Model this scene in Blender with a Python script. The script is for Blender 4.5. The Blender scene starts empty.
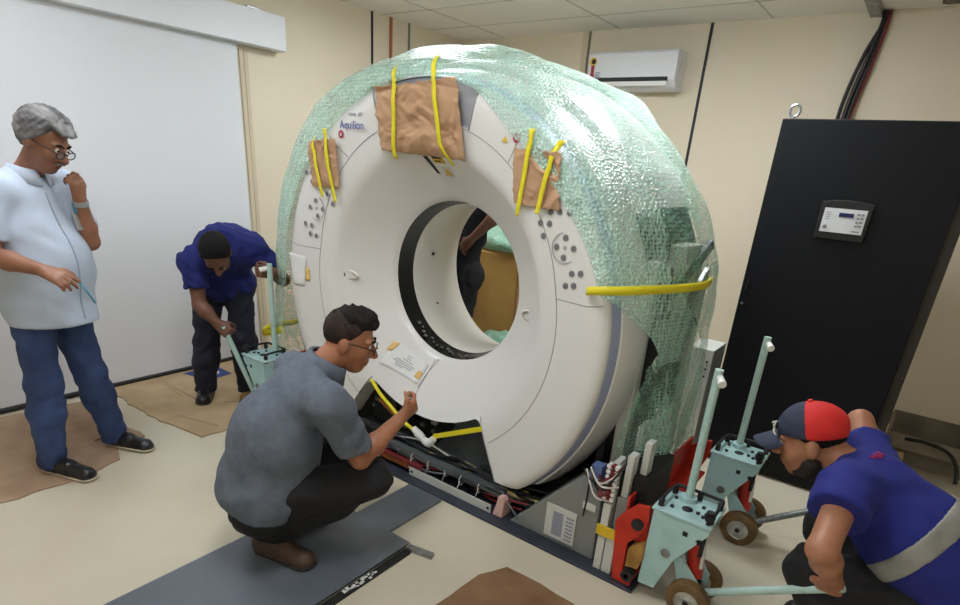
import bpy, math, random
import numpy as np
from mathutils import Vector, Matrix
rng = np.random.default_rng(7); random.seed(7)
PI = math.pi
COL = bpy.context.scene.collection
def V(*a): return np.array(a if len(a) > 1 else a[0], dtype=float)
def nz(v):
    v = np.array(v, float); return v/np.linalg.norm(v)
# ------------------------------------------------------------------ materials
def lin(c):
    c = np.array(c, float)/255.0
    return tuple(np.where(c <= .04045, c/12.92, ((c+.055)/1.055)**2.4))
def mat(name, rgb, rough=.5, metal=0, spec=.5, noise=None, bump=None, alpha=None, emit=None, coat=0, sheen=0):
    """noise=(scale, rgb2, lo, hi)   bump=(kind, scale, strength, distance)"""
    m = bpy.data.materials.new(name); m.use_nodes = True
    nt = m.node_tree; b = nt.nodes['Principled BSDF']
    b.inputs['Base Color'].default_value = (*lin(rgb), 1)
    b.inputs['Roughness'].default_value = rough; b.inputs['Metallic'].default_value = metal
    b.inputs['Specular IOR Level'].default_value = spec
    b.inputs['Coat Weight'].default_value = coat
    b.inputs['Sheen Weight'].default_value = sheen
    tc = nt.nodes.new('ShaderNodeTexCoord')
    if noise:
        n = nt.nodes.new('ShaderNodeTexNoise'); n.inputs['Scale'].default_value = noise[0]; n.inputs['Detail'].default_value = 6
        r = nt.nodes.new('ShaderNodeMapRange'); r.inputs[1].default_value = noise[2]; r.inputs[2].default_value = noise[3]
        x = nt.nodes.new('ShaderNodeMix'); x.data_type = 'RGBA'
        x.inputs[6].default_value = (*lin(rgb), 1); x.inputs[7].default_value = (*lin(noise[1]), 1)
        nt.links.new(tc.outputs['Object'], n.inputs['Vector']); nt.links.new(n.outputs['Fac'], r.inputs[0])
        nt.links.new(r.outputs[0], x.inputs[0]); nt.links.new(x.outputs[2], b.inputs['Base Color'])
    if bump:
        if bump[0] == 'noise':
            t = nt.nodes.new('ShaderNodeTexNoise'); t.inputs['Detail'].default_value = 5; o = t.outputs['Fac']
        else:
            t = nt.nodes.new('ShaderNodeTexVoronoi'); o = t.outputs['Distance']
        t.inputs['Scale'].default_value = bump[1]
        bp = nt.nodes.new('ShaderNodeBump'); bp.inputs['Strength'].default_value = bump[2]; bp.inputs['Distance'].default_value = bump[3]
        nt.links.new(tc.outputs['Object'], t.inputs['Vector']); nt.links.new(o, bp.inputs['Height']); nt.links.new(bp.outputs[0], b.inputs['Normal'])
    if alpha is not None: b.inputs['Alpha'].default_value = alpha
    if emit:
        b.inputs['Emission Color'].default_value = (*lin(rgb), 1); b.inputs['Emission Strength'].default_value = emit
    return m
M = {}
def dm(k, *a, **kw): M[k] = mat(k, *a, **kw)
dm('vinyl_floor', (210,201,180), .42, noise=(1.6,(200,190,168),.35,.7), bump=('noise',60,.05,.002))
dm('cream_wall', (226,215,192), .75, noise=(1.2,(221,209,186),.3,.75), bump=('noise',40,.04,.003))
dm('ceiling_white', (236,234,230), .8, noise=(.8,(231,229,224),.3,.7))
dm('ceiling_grid', (190,187,178), .6)
dm('screen_white', (221,222,226), .7)
dm('screen_case', (224,225,230), .45)
dm('black_strip', (22,22,24), .5)
dm('orange_strip', (160,98,60), .5)
dm('grey_strip', (120,116,108), .5)
dm('trim_cream', (208,194,168), .6)
dm('baseboard_tan', (150,130,104), .6, noise=(6,(128,110,88),.35,.65))
dm('gantry_white', (222,220,216), .32, coat=.15)
dm('gantry_grey', (172,172,178), .45)
dm('gantry_blue', (170,180,216), .35)
dm('gantry_inner', (216,213,204), .35)
dm('bore_black', (16,17,20), .22)
dm('seam_dark', (150,148,146), .6)
dm('hole_dark', (108,106,108), .55)
dm('hole_rim', (196,194,192), .4)
dm('dark_metal', (44,46,50), .5, metal=.3, noise=(14,(26,27,30),.35,.65))
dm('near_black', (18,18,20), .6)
dm('chassis_grey', (104,110,112), .45, metal=.4, noise=(5,(84,90,92),.35,.65))
dm('panel_grey', (132,135,132), .5, metal=.2)
dm('panel_pale', (196,198,190), .5)
dm('steel', (160,162,162), .32, metal=.9)
dm('galvanised', (158,160,158), .4, metal=.7, noise=(20,(120,122,120),.35,.65))
dm('base_blue', (52,58,70), .45, noise=(6,(40,45,55),.35,.65))
dm('hub_metal', (190,190,184), .4, metal=.4, noise=(30,(150,148,140),.4,.7))
dm('pink_foam', (206,168,158), .8)
dm('red_paint', (200,52,34), .42, noise=(12,(168,40,28),.4,.7))
dm('teal_paint', (166,199,199), .45, noise=(9,(152,184,184),.5,.8))
dm('bar_grey', (120,128,126), .45, metal=.3, noise=(40,(70,74,74),.5,.7))
dm('terminal_blue', (92,108,156), .5)
dm('teal_pole', (174,202,195), .4, noise=(24,(140,160,154),.58,.8))
dm('brown_tyre', (118,88,48), .6, noise=(20,(84,62,36),.35,.65))
dm('wood_block', (176,134,66), .65, noise=(14,(140,100,44),.35,.65))
dm('white_plastic', (226,226,222), .4)
dm('yellow_tape', (232,218,38), .45)
dm('yellow_pale', (226,216,110), .45)
dm('masking_tape', (226,186,110), .55)
dm('kraft', (190,152,118), .75, noise=(8,(176,138,104),.3,.7), bump=('noise',30,.3,.008))
dm('cardboard_a', (174,146,120), .8, noise=(5,(152,124,100),.35,.65), bump=('noise',50,.15,.004))
dm('cardboard_b', (188,164,128), .8, noise=(4,(170,146,112),.35,.65), bump=('noise',50,.15,.004))
dm('cardboard_c', (140,106,76), .8, noise=(5,(118,86,58),.35,.65), bump=('noise',50,.15,.004))
dm('cardboard_box', (176,136,70), .8, noise=(3,(156,116,56),.35,.65))
dm('carton_grey', (142,132,114), .8, noise=(5,(116,106,92),.35,.65))
dm('paper_white', (228,228,226), .7)
dm('ink_grey', (140,144,156), .7)
dm('ink_blue', (66,84,158), .5)
dm('print_blue', (36,58,120), .6)
dm('plate_blue', (104,110,119), .28, spec=.6, noise=(3,(92,98,107),.4,.65))
dm('plate_edge', (54,58,62), .5, metal=.4)
dm('cabinet_black', (12,14,20), .6, spec=.25, bump=('noise',300,.12,.001))
dm('cabinet_frame', (48,42,36), .5)
dm('lcd_blue', (26,34,92), .25)
dm('button_grey', (130,132,138), .5)
dm('warn_red', (160,30,52), .5)
dm('warn_yellow', (214,178,40), .5)
dm('pipe_white', (214,212,206), .45)
dm('cable_black', (20,20,22), .5)
dm('cable_white', (206,202,194), .5)
dm('cable_cream', (206,186,128), .5)
dm('cable_red', (112,30,34), .5)
dm('cable_green', (34,92,62), .5)
dm('copper', (150,92,52), .4, metal=.8)
dm('skin_a', (150,104,80), .5, noise=(10,(138,92,70),.35,.65))
dm('skin_b', (112,74,56), .5, noise=(10,(100,64,48),.35,.65))
dm('skin_c', (168,112,82), .5, noise=(10,(152,98,70),.35,.65))
dm('skin_d', (172,118,88), .5, noise=(10,(156,104,76),.35,.65))
dm('lips', (128,76,64), .5)
dm('eye_white', (225,222,215), .3)
dm('eye_dark', (30,22,18), .2)
dm('hair_grey', (132,130,128), .7, noise=(18,(70,68,70),.40,.60), bump=('noise',90,.35,.004))
dm('hair_fade', (58,46,40), .8, spec=.2, noise=(60,(40,32,28),.35,.65))
dm('seam_blue', (150,164,186), .8)
dm('hair_black', (20,17,17), .8, spec=.2, noise=(40,(14,12,12),.35,.65), bump=('noise',90,.4,.004))
dm('hair_dark', (34,29,29), .8, spec=.2, noise=(40,(24,20,20),.35,.65), bump=('noise',90,.4,.004))
dm('beard_black', (34,26,22), .8, bump=('noise',110,.7,.006))
dm('shirt_white', (184,196,214), .85, sheen=.1, bump=('noise',10,.2,.02))
dm('jeans_blue', (56,78,122), .85, noise=(7,(36,52,92),.35,.68), bump=('noise',16,.3,.02))
dm('shirt_royal', (18,28,98), .85, bump=('noise',14,.3,.02))
dm('shirt_navy', (24,33,118), .85, bump=('noise',14,.3,.02))
dm('trousers_navy', (22,25,40), .85, bump=('noise',14,.25,.02))
dm('trousers_black', (20,20,24), .85, bump=('noise',14,.25,.02))
dm('polo_grey', (98,106,118), .85, noise=(30,(88,96,108),.35,.65), bump=('noise',13,.3,.02))
dm('shirt_dark', (24,26,34), .85)
dm('reflective_grey', (150,150,144), .5, noise=(12,(128,128,122),.35,.65))
dm('leather_black', (24,24,28), .35)
dm('boot_brown', (84,62,46), .6, noise=(18,(54,40,30),.35,.65))
dm('sole_cream', (196,184,160), .6)
dm('sole_dark', (30,28,26), .7)
dm('cap_blue', (44,52,72), .8)
dm('cap_red', (206,34,30), .75)
dm('logo_white', (210,206,200), .6)
dm('mark_pink', (150,30,90), .7)
dm('glasses_black', (18,18,20), .3)
dm('watch_grey', (170,172,176), .3, metal=.6)
dm('badge_teal', (60,130,160), .5)
dm('lamp', (244,249,255), .5, emit=14.0)
dm('lamp_back', (246,250,255), .5, emit=25.0)
def alpha_mat(k, rgb, alpha, rough, vscale=None, bstr=.6, dist=.004, spread=.25):
    m = mat(k, rgb, rough, spec=.8); nt = m.node_tree; b = nt.nodes['Principled BSDF']
    tc = nt.nodes.new('ShaderNodeTexCoord')
    if vscale:
        v = nt.nodes.new('ShaderNodeTexVoronoi'); v.inputs['Scale'].default_value = vscale
        w = nt.nodes.new('ShaderNodeTexNoise'); w.inputs['Scale'].default_value = 9; w.inputs['Detail'].default_value = 6
        ad = nt.nodes.new('ShaderNodeMath'); ad.operation = 'MULTIPLY_ADD'; ad.inputs[1].default_value = 2.2
        bp = nt.nodes.new('ShaderNodeBump'); bp.inputs['Strength'].default_value = bstr; bp.inputs['Distance'].default_value = dist
        nt.links.new(tc.outputs['Object'], v.inputs['Vector']); nt.links.new(tc.outputs['Object'], w.inputs['Vector'])
        nt.links.new(w.outputs['Fac'], ad.inputs[0]); nt.links.new(v.outputs['Distance'], ad.inputs[2])
        nt.links.new(ad.outputs[0], bp.inputs['Height']); nt.links.new(bp.outputs[0], b.inputs['Normal'])
    n = nt.nodes.new('ShaderNodeTexNoise'); n.inputs['Scale'].default_value = 5; n.inputs['Detail'].default_value = 7; n.inputs['Roughness'].default_value = .7
    r = nt.nodes.new('ShaderNodeMapRange'); r.inputs[1].default_value = .3; r.inputs[2].default_value = .7
    r.inputs[3].default_value = alpha-spread; r.inputs[4].default_value = min(1, alpha+spread)
    nt.links.new(tc.outputs['Object'], n.inputs['Vector']); nt.links.new(n.outputs['Fac'], r.inputs[0])
    if vscale:      # thinner film on top of every bubble, doubled film between the bubbles
        v2 = nt.nodes.new('ShaderNodeTexVoronoi'); v2.inputs['Scale'].default_value = vscale*.72; v2.inputs['Randomness'].default_value = .35
        ma = nt.nodes.new('ShaderNodeMath'); ma.operation = 'MULTIPLY_ADD'; ma.inputs[1].default_value = .75; ma.use_clamp = True
        mb = nt.nodes.new('ShaderNodeMath'); mb.operation = 'SUBTRACT'; mb.inputs[1].default_value = .28; mb.use_clamp = True
        nt.links.new(tc.outputs['Object'], v2.inputs['Vector']); nt.links.new(v2.outputs['Distance'], ma.inputs[0]); nt.links.new(r.outputs[0], ma.inputs[2])
        nt.links.new(ma.outputs[0], mb.inputs[0]); nt.links.new(mb.outputs[0], b.inputs['Alpha'])
    else: nt.links.new(r.outputs[0], b.inputs['Alpha'])
    M[k] = m
def strands(k, ang, stretch):
    nt = M[k].node_tree; tc = [n for n in nt.nodes if n.type == 'TEX_COORD'][0]
    mp = nt.nodes.new('ShaderNodeMapping'); mp.vector_type = 'TEXTURE'; mp.inputs['Rotation'].default_value = ang; mp.inputs['Scale'].default_value = stretch
    nt.links.new(tc.outputs['Object'], mp.inputs['Vector'])
    for n in nt.nodes:
        if n.type == 'TEX_NOISE': nt.links.new(mp.outputs[0], n.inputs['Vector'])
strands('hair_grey', (0, .45, math.radians(32)), (6, 1, 1.0))
alpha_mat('bubble_film', (196,238,220), .46, .14, 85, 1.0, .010)
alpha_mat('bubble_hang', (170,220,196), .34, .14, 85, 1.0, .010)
alpha_mat('bubble_far', (156,206,180), .9, .3, 60, .8, .008, .08)
alpha_mat('lens_clear', (200,205,210), .12, .05, None, spread=.02)
alpha_mat('shrink_film', (188,194,190), .22, .15, None, spread=.12)
# ------------------------------------------------------------------ mesh builder
class MB:
    def __init__(s): s.v = []; s.f = []; s.m = []
    def add(s, vs, fs, mi=0):
        o = len(s.v); s.v += [tuple(map(float, p)) for p in vs]
        s.f += [tuple(i+o for i in f) for f in fs]; s.m += [mi]*len(fs); return s
    def box(s, c, d, R=None, mi=0):
        c = V(c); d = V(d)/2; R = np.eye(3) if R is None else R
        vs = [c+R@(d*V(x, y, z)) for x in (-1, 1) for y in (-1, 1) for z in (-1, 1)]
        return s.add(vs, [(0,1,3,2),(4,6,7,5),(0,4,5,1),(2,3,7,6),(0,2,6,4),(1,5,7,3)], mi)
    def bx(s, x0, x1, y0, y1, z0, z1, mi=0):
        return s.box(((x0+x1)/2, (y0+y1)/2, (z0+z1)/2), (abs(x1-x0), abs(y1-y0), abs(z1-z0)), None, mi)
    def bar(s, a, b, w, h, up=(0,0,1), mi=0):
        a = V(a); b = V(b); d = nz(b-a); u = V(up)-d*np.dot(up, d)
        u = nz(u); t = np.cross(u, d)
        return s.box((a+b)/2, (np.linalg.norm(b-a), w, h), np.array([d, t, u]).T, mi)
    def tube(s, path, r, n=10, mi=0, cap=True):
        P = [V(p) for p in path]; rs = r if hasattr(r, '__len__') else [r]*len(P)
        vs = []; t0 = nz(P[1]-P[0]); a = V(0,0,1) if abs(t0[2]) < .9 else V(1,0,0); u = nz(np.cross(t0, a))
        for i, p in enumerate(P):
            t = nz((P[min(i+1, len(P)-1)]-P[max(i-1, 0)])); u = nz(u-t*np.dot(u, t)); w = np.cross(t, u)
            vs += [p+rs[i]*(math.cos(2*PI*k/n)*u+math.sin(2*PI*k/n)*w) for k in range(n)]
        fs = [(i*n+k, i*n+(k+1) % n, (i+1)*n+(k+1) % n, (i+1)*n+k) for i in range(len(P)-1) for k in range(n)]
        if cap: fs += [tuple(range(n))[::-1], tuple(range((len(P)-1)*n, len(P)*n))]
        return s.add(vs, fs, mi)
    def lathe(s, c, axis, prof, n=32, mi=0):
        """prof = [(along, radius)]; closed ends when radius is 0"""
        c = V(c); ax = nz(axis); a = V(0,0,1) if abs(ax[2]) < .9 else V(1,0,0); u = nz(np.cross(ax, a)); w = np.cross(ax, u)
        vs = [c+ax*h+r*(math.cos(2*PI*k/n)*u+math.sin(2*PI*k/n)*w) for h, r in prof for k in range(n)]
        fs = [(i*n+k, i*n+(k+1) % n, (i+1)*n+(k+1) % n, (i+1)*n+k) for i in range(len(prof)-1) for k in range(n)]
        return s.add(vs, fs, mi)
    def disc(s, c, axis, r, t, n=20, mi=0): return s.lathe(c, axis, [(-t/2, 0), (-t/2, r), (t/2, r), (t/2, 0)], n, mi)
    def prism(s, poly, a, b, mi=0):
        """poly: list of 3D points; extruded by vector from a to b (vector b-a)"""
        n = len(poly); o = V(b)-V(a); vs = [V(p) for p in poly]+[V(p)+o for p in poly]
        fs = [tuple(range(n))[::-1], tuple(range(n, 2*n))]+[(i, (i+1) % n, n+(i+1) % n, n+i) for i in range(n)]
        return s.add(vs, fs, mi)
    def grid(s, fn, nu, nv, mi=0, keep=None):
        vs = [fn(i/(nu-1), j/(nv-1)) for i in range(nu) for j in range(nv)]
        fs = [(i*nv+j, (i+1)*nv+j, (i+1)*nv+j+1, i*nv+j+1) for i in range(nu-1) for j in range(nv-1) if keep is None or keep((i+.5)/(nu-1), (j+.5)/(nv-1))]
        return s.add(vs, fs, mi)
    def build(s, name, mats, parent=None, smooth=False, bevel=0, thick=0):
        me = bpy.data.meshes.new(name); me.from_pydata(s.v, [], s.f)
        mats = mats if isinstance(mats, (list, tuple)) else [mats]
        for k in mats: me.materials.append(M[k])
        me.polygons.foreach_set('material_index', s.m); me.validate(); me.update()
        import bmesh
        bm = bmesh.new(); bm.from_mesh(me); bmesh.ops.recalc_face_normals(bm, faces=bm.faces); bm.to_mesh(me); bm.free()
        o = bpy.data.objects.new(name, me); COL.objects.link(o)
        if smooth:
            me.polygons.foreach_set('use_smooth', [True]*len(me.polygons))
            if smooth != 'all':
                me.set_sharp_from_angle(angle=math.radians(40))
        if thick:
            so = o.modifiers.new('thickness', 'SOLIDIFY'); so.thickness = thick; so.offset = 0
        if bevel:
            b = o.modifiers.new('edges', 'BEVEL'); b.width = bevel; b.segments = 2; b.limit_method = 'ANGLE'
        if parent is not None: put(o, parent)
        return o
def put(o, parent):
    o.parent = parent
    o.matrix_parent_inverse = Matrix.Translation(-V_(parent))
def V_(o):
    # world position of an (unrotated) parent chain
    p = Vector((0,0,0)); q = o
    while q is not None:
        p += q.location; q = None
    return p
def tag(o, label=None, cat=None, group=None, kind=None):
    if label: o['label'] = label
    if cat: o['category'] = cat
    if group: o['group'] = group
    if kind: o['kind'] = kind
    return o
def thing(name, label, cat, loc=(0,0,0), group=None):
    o = bpy.data.objects.new(name, None); COL.objects.link(o); o.location = loc; o.empty_display_size = .1
    return tag(o, label, cat, group)
def struct(o): o['kind'] = 'structure'; return o
def text(name, body, width, k, loc, parent=None, R=None, ext=.0006):
    cu = bpy.data.curves.new(name, 'FONT'); cu.body = body; cu.size = 1; cu.extrude = 0
    t = bpy.data.objects.new(name, cu); COL.objects.link(t)
    bpy.context.view_layer.update()
    me = bpy.data.meshes.new_from_object(t.evaluated_get(bpy.context.evaluated_depsgraph_get()))
    COL.objects.unlink(t); bpy.data.objects.remove(t)
    xs = [v.co.x for v in me.vertices]; sc = width/(max(xs)-min(xs)); x0 = min(xs)
    R = R if R is not None else np.array([[1,0,0],[0,0,1],[0,-1,0]]).T.astype(float)  # local x -> +x, local y -> +z, normal -> -y
    R = np.array(R, float)
    for v in me.vertices:
        p = V(loc)+R@(V((v.co.x-x0)*sc, v.co.y*sc, 0)); v.co = p
    me.materials.clear(); me.materials.append(M[k])
    o = bpy.data.objects.new(name, me); COL.objects.link(o)
    so = o.modifiers.new('thickness', 'SOLIDIFY'); so.thickness = ext; so.offset = 0
    if parent is not None: put(o, parent)
    return o
RXZ = np.array([[1,0,0],[0,0,-1],[0,1,0]], float)   # columns: text x->x, y->z
# ------------------------------------------------------------------ implicit bodies
class SDF:
    def __init__(s): s.p = []
    def cone(s, a, b, ra, rb, k=.03, flat=None, clip=None):
        s.p.append(('c', V(a), V(b), ra, rb, k, flat, clip)); return s
    def ell(s, c, r, R=None, k=.03, clip=None):
        s.p.append(('e', V(c), V(r), np.eye(3) if R is None else R, None, k, None, clip)); return s
    def sub(s, c, r, k=.01): s.p.append(('s', V(c), r, None, None, k, None, None)); return s
    def mesh(s, h, cuts=(), wr=0, wl=.07, seed=0, mrg=.05):
        lo = np.full(3, 1e9); hi = -lo
        bbs = []
        for q in s.p:
            if q[0] == 'c': r = max(q[3], q[4]); a = np.minimum(q[1], q[2])-r; b = np.maximum(q[1], q[2])+r
            elif q[0] == 'e': r = max(q[2]); a = q[1]-r; b = q[1]+r
            else: a = q[1]-q[2]; b = q[1]+q[2]
            m = mrg+q[5]; bbs.append((a-m, b+m)); 
            if q[0] != 's': lo = np.minimum(lo, a); hi = np.maximum(hi, b)
        lo = lo-.03; hi = hi+.03; n = np.ceil((hi-lo)/h).astype(int)+1
        F = np.full(n, .3, np.float32)
        ax = [lo[i]+h*np.arange(n[i]) for i in range(3)]
        for q, (a, b) in zip(s.p, bbs):
            i0 = np.clip(np.floor((a-lo)/h).astype(int), 0, n-1); i1 = np.clip(np.ceil((b-lo)/h).astype(int)+1, 1, n)
            sl = tuple(slice(i0[i], i1[i]) for i in range(3))
            X, Y, Z = np.meshgrid(*[ax[i][sl[i]].astype(np.float32) for i in range(3)], indexing='ij')
            if q[0] == 'c':
                A, B, ra, rb, k, flat, clip = q[1:]
                d = B-A; L2 = max(d@d, 1e-9); x, y, z = X-A[0], Y-A[1], Z-A[2]
                if flat:
                    fd = nz(flat[0]); w = (flat[1]-1)*(x*fd[0]+y*fd[1]+z*fd[2]); x = x+w*fd[0]; y = y+w*fd[1]; z = z+w*fd[2]
                t = np.clip((x*d[0]+y*d[1]+z*d[2])/L2, 0, 1)
                f = np.sqrt((x-t*d[0])**2+(y-t*d[1])**2+(z-t*d[2])**2)-(ra+t*(rb-ra))
            elif q[0] == 'e':
                C, r, R, _, k, _, clip = q[1:]
                x, y, z = X-C[0], Y-C[1], Z-C[2]
                u = [(x*R[0,i]+y*R[1,i]+z*R[2,i])/r[i] for i in range(3)]
                g = np.sqrt(u[0]**2+u[1]**2+u[2]**2)
                gg = np.sqrt((u[0]/r[0])**2+(u[1]/r[1])**2+(u[2]/r[2])**2)+1e-6
                f = g*(g-1)/gg
            else:
                C, r, k = q[1], q[2], q[5]; clip = None
                f = r-np.sqrt((X-C[0])**2+(Y-C[1])**2+(Z-C[2])**2)
            if clip is not None:
                for cp, cn in (clip if isinstance(clip, list) else [clip]):
                    cn = nz(cn); f = np.maximum(f, (X-cp[0])*cn[0]+(Y-cp[1])*cn[1]+(Z-cp[2])*cn[2])
            g = F[sl]
            if q[0] == 's':
                hh = np.maximum(k-np.abs(g-f), 0)/k; F[sl] = np.maximum(g, f)+hh*hh*k/4
            else:
                hh = np.maximum(k-np.abs(g-f), 0)/k; F[sl] = np.minimum(g, f)-hh*hh*k/4
        if wr or cuts:
            X, Y, Z = np.meshgrid(*[a.astype(np.float32) for a in ax], indexing='ij')
            if wr:
                r2 = np.random.default_rng(seed); W = 0
                px = X+.03*np.sin(Y*17+1)+.02*np.sin(Z*23); py = Y+.03*np.sin(Z*19+2)+.02*np.sin(X*21); pz = Z+.03*np.sin(X*18)+.02*np.sin(Y*25)
                for i in range(5):
                    d = nz(r2.normal(size=3))*2*PI/(wl*r2.uniform(.6, 1.7)); W = W+np.sin(px*d[0]+py*d[1]+pz*d[2]+r2.uniform(0, 6))
                F = F+wr*W/2.2
            for cp, cn in cuts:
                cn = nz(cn); F = np.maximum(F, (X-cp[0])*cn[0]+(Y-cp[1])*cn[1]+(Z-cp[2])*cn[2])
        F[0] = F[-1] = .3; F[:,0] = F[:,-1] = .3; F[:,:,0] = F[:,:,-1] = .3
        return nets(F, lo, h)
def nets(F, lo, h):
    ins = F < 0; nx, ny, nz_ = F.shape
    c = [(i, j, k) for i in (0, 1) for j in (0, 1) for k in (0, 1)]
    sh = lambda A, o: A[o[0]:nx-1+o[0], o[1]:ny-1+o[1], o[2]:nz_-1+o[2]]
    cnt = sum(sh(ins, o).astype(np.int8) for o in c); act = (cnt > 0) & (cnt < 8)
    I = np.argwhere(act); idx = np.full(act.shape, -1, np.int64); idx[act] = np.arange(len(I))
    P = np.zeros((len(I), 3)); N = np.zeros(len(I))
    for a in range(8):
        for b in range(a+1, 8):
            oa, ob = np.array(c[a]), np.array(c[b])
            if abs(oa-ob).sum() != 1: continue
            fa = F[tuple((I+oa).T)]; fb = F[tuple((I+ob).T)]; x = (fa < 0) != (fb < 0)
            t = np.where(x, fa/np.where(x, fa-fb, 1), 0)[:, None]
            P += np.where(x[:, None], oa+t*(ob-oa), 0); N += x
    P = lo+h*(I+P/N[:, None]); Q = []
    for ax in range(3):
        b1, b2 = (ax+1) % 3, (ax+2) % 3; s0 = [slice(None)]*3; s1 = [slice(None)]*3; s0[ax] = slice(0, -1); s1[ax] = slice(1, None)
        A = ins[tuple(s0)]; B = ins[tuple(s1)]
        E = np.argwhere(A != B)
        E = E[(E[:, b1] > 0) & (E[:, b2] > 0) & (E[:, b1] < F.shape[b1]-1) & (E[:, b2] < F.shape[b2]-1)]
        e1 = np.eye(3, dtype=int)[b1]; e2 = np.eye(3, dtype=int)[b2]
        q = np.stack([idx[tuple((E-e1-e2).T)], idx[tuple((E-e2).T)], idx[tuple(E.T)], idx[tuple((E-e1).T)]], 1)
        fl = ~A[tuple(E.T)]; q[fl] = q[fl][:, ::-1]; Q.append(q)
    Q = np.concatenate(Q); Q = Q[(Q >= 0).all(1)]
    # one smoothing pass
    for _ in range(2):
        S = np.zeros_like(P); n = np.zeros(len(P))
        for i in range(4):
            np.add.at(S, Q[:, i], P[Q[:, (i+1) % 4]]+P[Q[:, (i-1) % 4]]); np.add.at(n, Q[:, i], 2)
        P = P*.6+.4*S/np.maximum(n, 1)[:, None]
    return P, Q
def skin(name, PQ, mats, parent=None, mi=None):
    P, Q = PQ; me = bpy.data.meshes.new(name)
    me.vertices.add(len(P)); me.vertices.foreach_set('co', P.astype(np.float32).ravel())
    me.loops.add(len(Q)*4); me.loops.foreach_set('vertex_index', Q.astype(np.int32).ravel())
    me.polygons.add(len(Q)); me.polygons.foreach_set('loop_start', np.arange(0, len(Q)*4, 4, dtype=np.int32))
    me.polygons.foreach_set('use_smooth', np.ones(len(Q), bool))
    mats = mats if isinstance(mats, (list, tuple)) else [mats]
    for k in mats: me.materials.append(M[k])
    if mi is not None: me.polygons.foreach_set('material_index', mi(P[Q].mean(1)).astype(np.int32))
    me.update(calc_edges=True); me.validate()
    o = bpy.data.objects.new(name, me); COL.objects.link(o)
    if parent is not None: put(o, parent)
    return o
# ================================================================== THE SETTING
LX, BY, CZ, RX, FY = -4.435, 5.39, 2.87, 2.1, -1.9
struct(MB().bx(LX-.1, RX+.1, FY-.1, BY+.1, -.1, 0).build('floor', 'vinyl_floor'))
struct(MB().bx(LX-.1, LX, FY-.1, BY+.1, 0, CZ).build('wall_left', 'cream_wall'))
struct(MB().bx(LX, RX, BY, BY+.1, 0, CZ).build('wall_back', 'cream_wall'))
struct(MB().bx(RX, RX+.1, FY-.1, BY+.1, 0, CZ).build('wall_right', 'cream_wall'))
struct(MB().bx(LX, RX, FY-.1, FY, 0, CZ).build('wall_front', 'cream_wall'))
struct(MB().bx(LX-.1, RX+.1, FY-.1, BY+.1, CZ, CZ+.1).build('ceiling', 'ceiling_white'))
g = MB()
for i in range(11): g.bx(LX, RX, FY+.53+i*.625, FY+.542+i*.625, CZ-.003, CZ)
for i in range(6): g.bx(LX+.55+i*1.25, LX+.562+i*1.25, FY, BY, CZ-.003, CZ)
struct(g.build('trim_1', 'ceiling_grid'))
struct(MB().bx(LX, RX, BY-.012, BY, 0, .10).build('baseboard_back', 'baseboard_tan'))
# panel joints of the walls
struct(MB().bx(LX, LX+.006, 4.12, 4.142, 0, CZ).build('trim_2', 'black_strip'))
struct(MB().bx(LX, LX+.012, 4.345, 4.375, 0, CZ).build('trim_3', 'orange_strip'))
struct(MB().bx(LX, LX+.006, 4.59, 4.615, 0, CZ).build('trim_4', 'grey_strip'))
struct(MB().bx(-1.845, -1.822, BY-.006, BY, .1, CZ).build('trim_5', 'black_strip'))
struct(MB().bx(-2.99, -2.93, BY-.016, BY, .1, CZ).build('trim_6', 'trim_cream'))
struct(MB().bx(-2.93, -2.915, BY-.006, BY, .1, CZ).build('trim_7', 'grey_strip'))
t = MB()
t.bx(LX, LX+.014, 2.765, 2.865, 0, 2.36)
t.bx(LX, LX+.02, 2.79, 2.80, 0, 2.36); t.bx(LX, LX+.02, 2.83, 2.84, 0, 2.36)
struct(t.build('trim_8', 'trim_cream'))
# lamps hung below the ceiling to brighten it (all out of the picture)
for i, (x, y) in enumerate(((-3.1, .9), (-3.0, 3.4), (-1.35, 1.0), (-1.25, 3.4), (.3, -.8))):
    c = thing('ceiling_light', ['square ceiling light over the standing man', 'square ceiling light above the left end of the scanner',
        'square ceiling light above the crouching man in grey', 'square ceiling light above the right end of the scanner', 'square ceiling light behind the camera'][i], 'light', (x, y, CZ), 'ceiling lights')
    f = MB()
    for a in (-1, 1): f.bx(x-.31, x+.31, y+a*.295-.015, y+a*.295+.015, CZ-.07, CZ); f.bx(x+a*.295-.015, x+a*.295+.015, y-.28, y+.28, CZ-.07, CZ)
    f.build('frame', 'white_plastic', c)
    MB().bx(x-.28, x+.28, y-.28, y+.28, CZ-.10, CZ-.05).build('diffuser', 'lamp_back' if y > 3 and x > -2 else 'lamp', c)
# projection screen on the left wall
sc = thing('projection_screen', 'large white projection screen hanging down the wall to the floor behind the standing man', 'screen', (LX+.05, 1.5, 0))
MB().bx(LX+.045, LX+.049, .25, 2.755, .03, 2.40).build('screen_cloth', 'screen_white', sc)
MB().tube([(LX+.047, .25, .022), (LX+.047, 2.75, .022)], .018, 10).build('bottom_bar', 'black_strip', sc, smooth=True)
MB().bx(LX+.01, LX+.13, .2, 3.13, 2.385, 2.615).build('housing', 'screen_case', sc, bevel=.006)
for y in (.5, 1.7, 2.9): MB().bx(LX+.002, LX+.08, y-.05, y+.05, 2.6, 2.635).build('wall_bracket', 'steel', sc)
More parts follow.
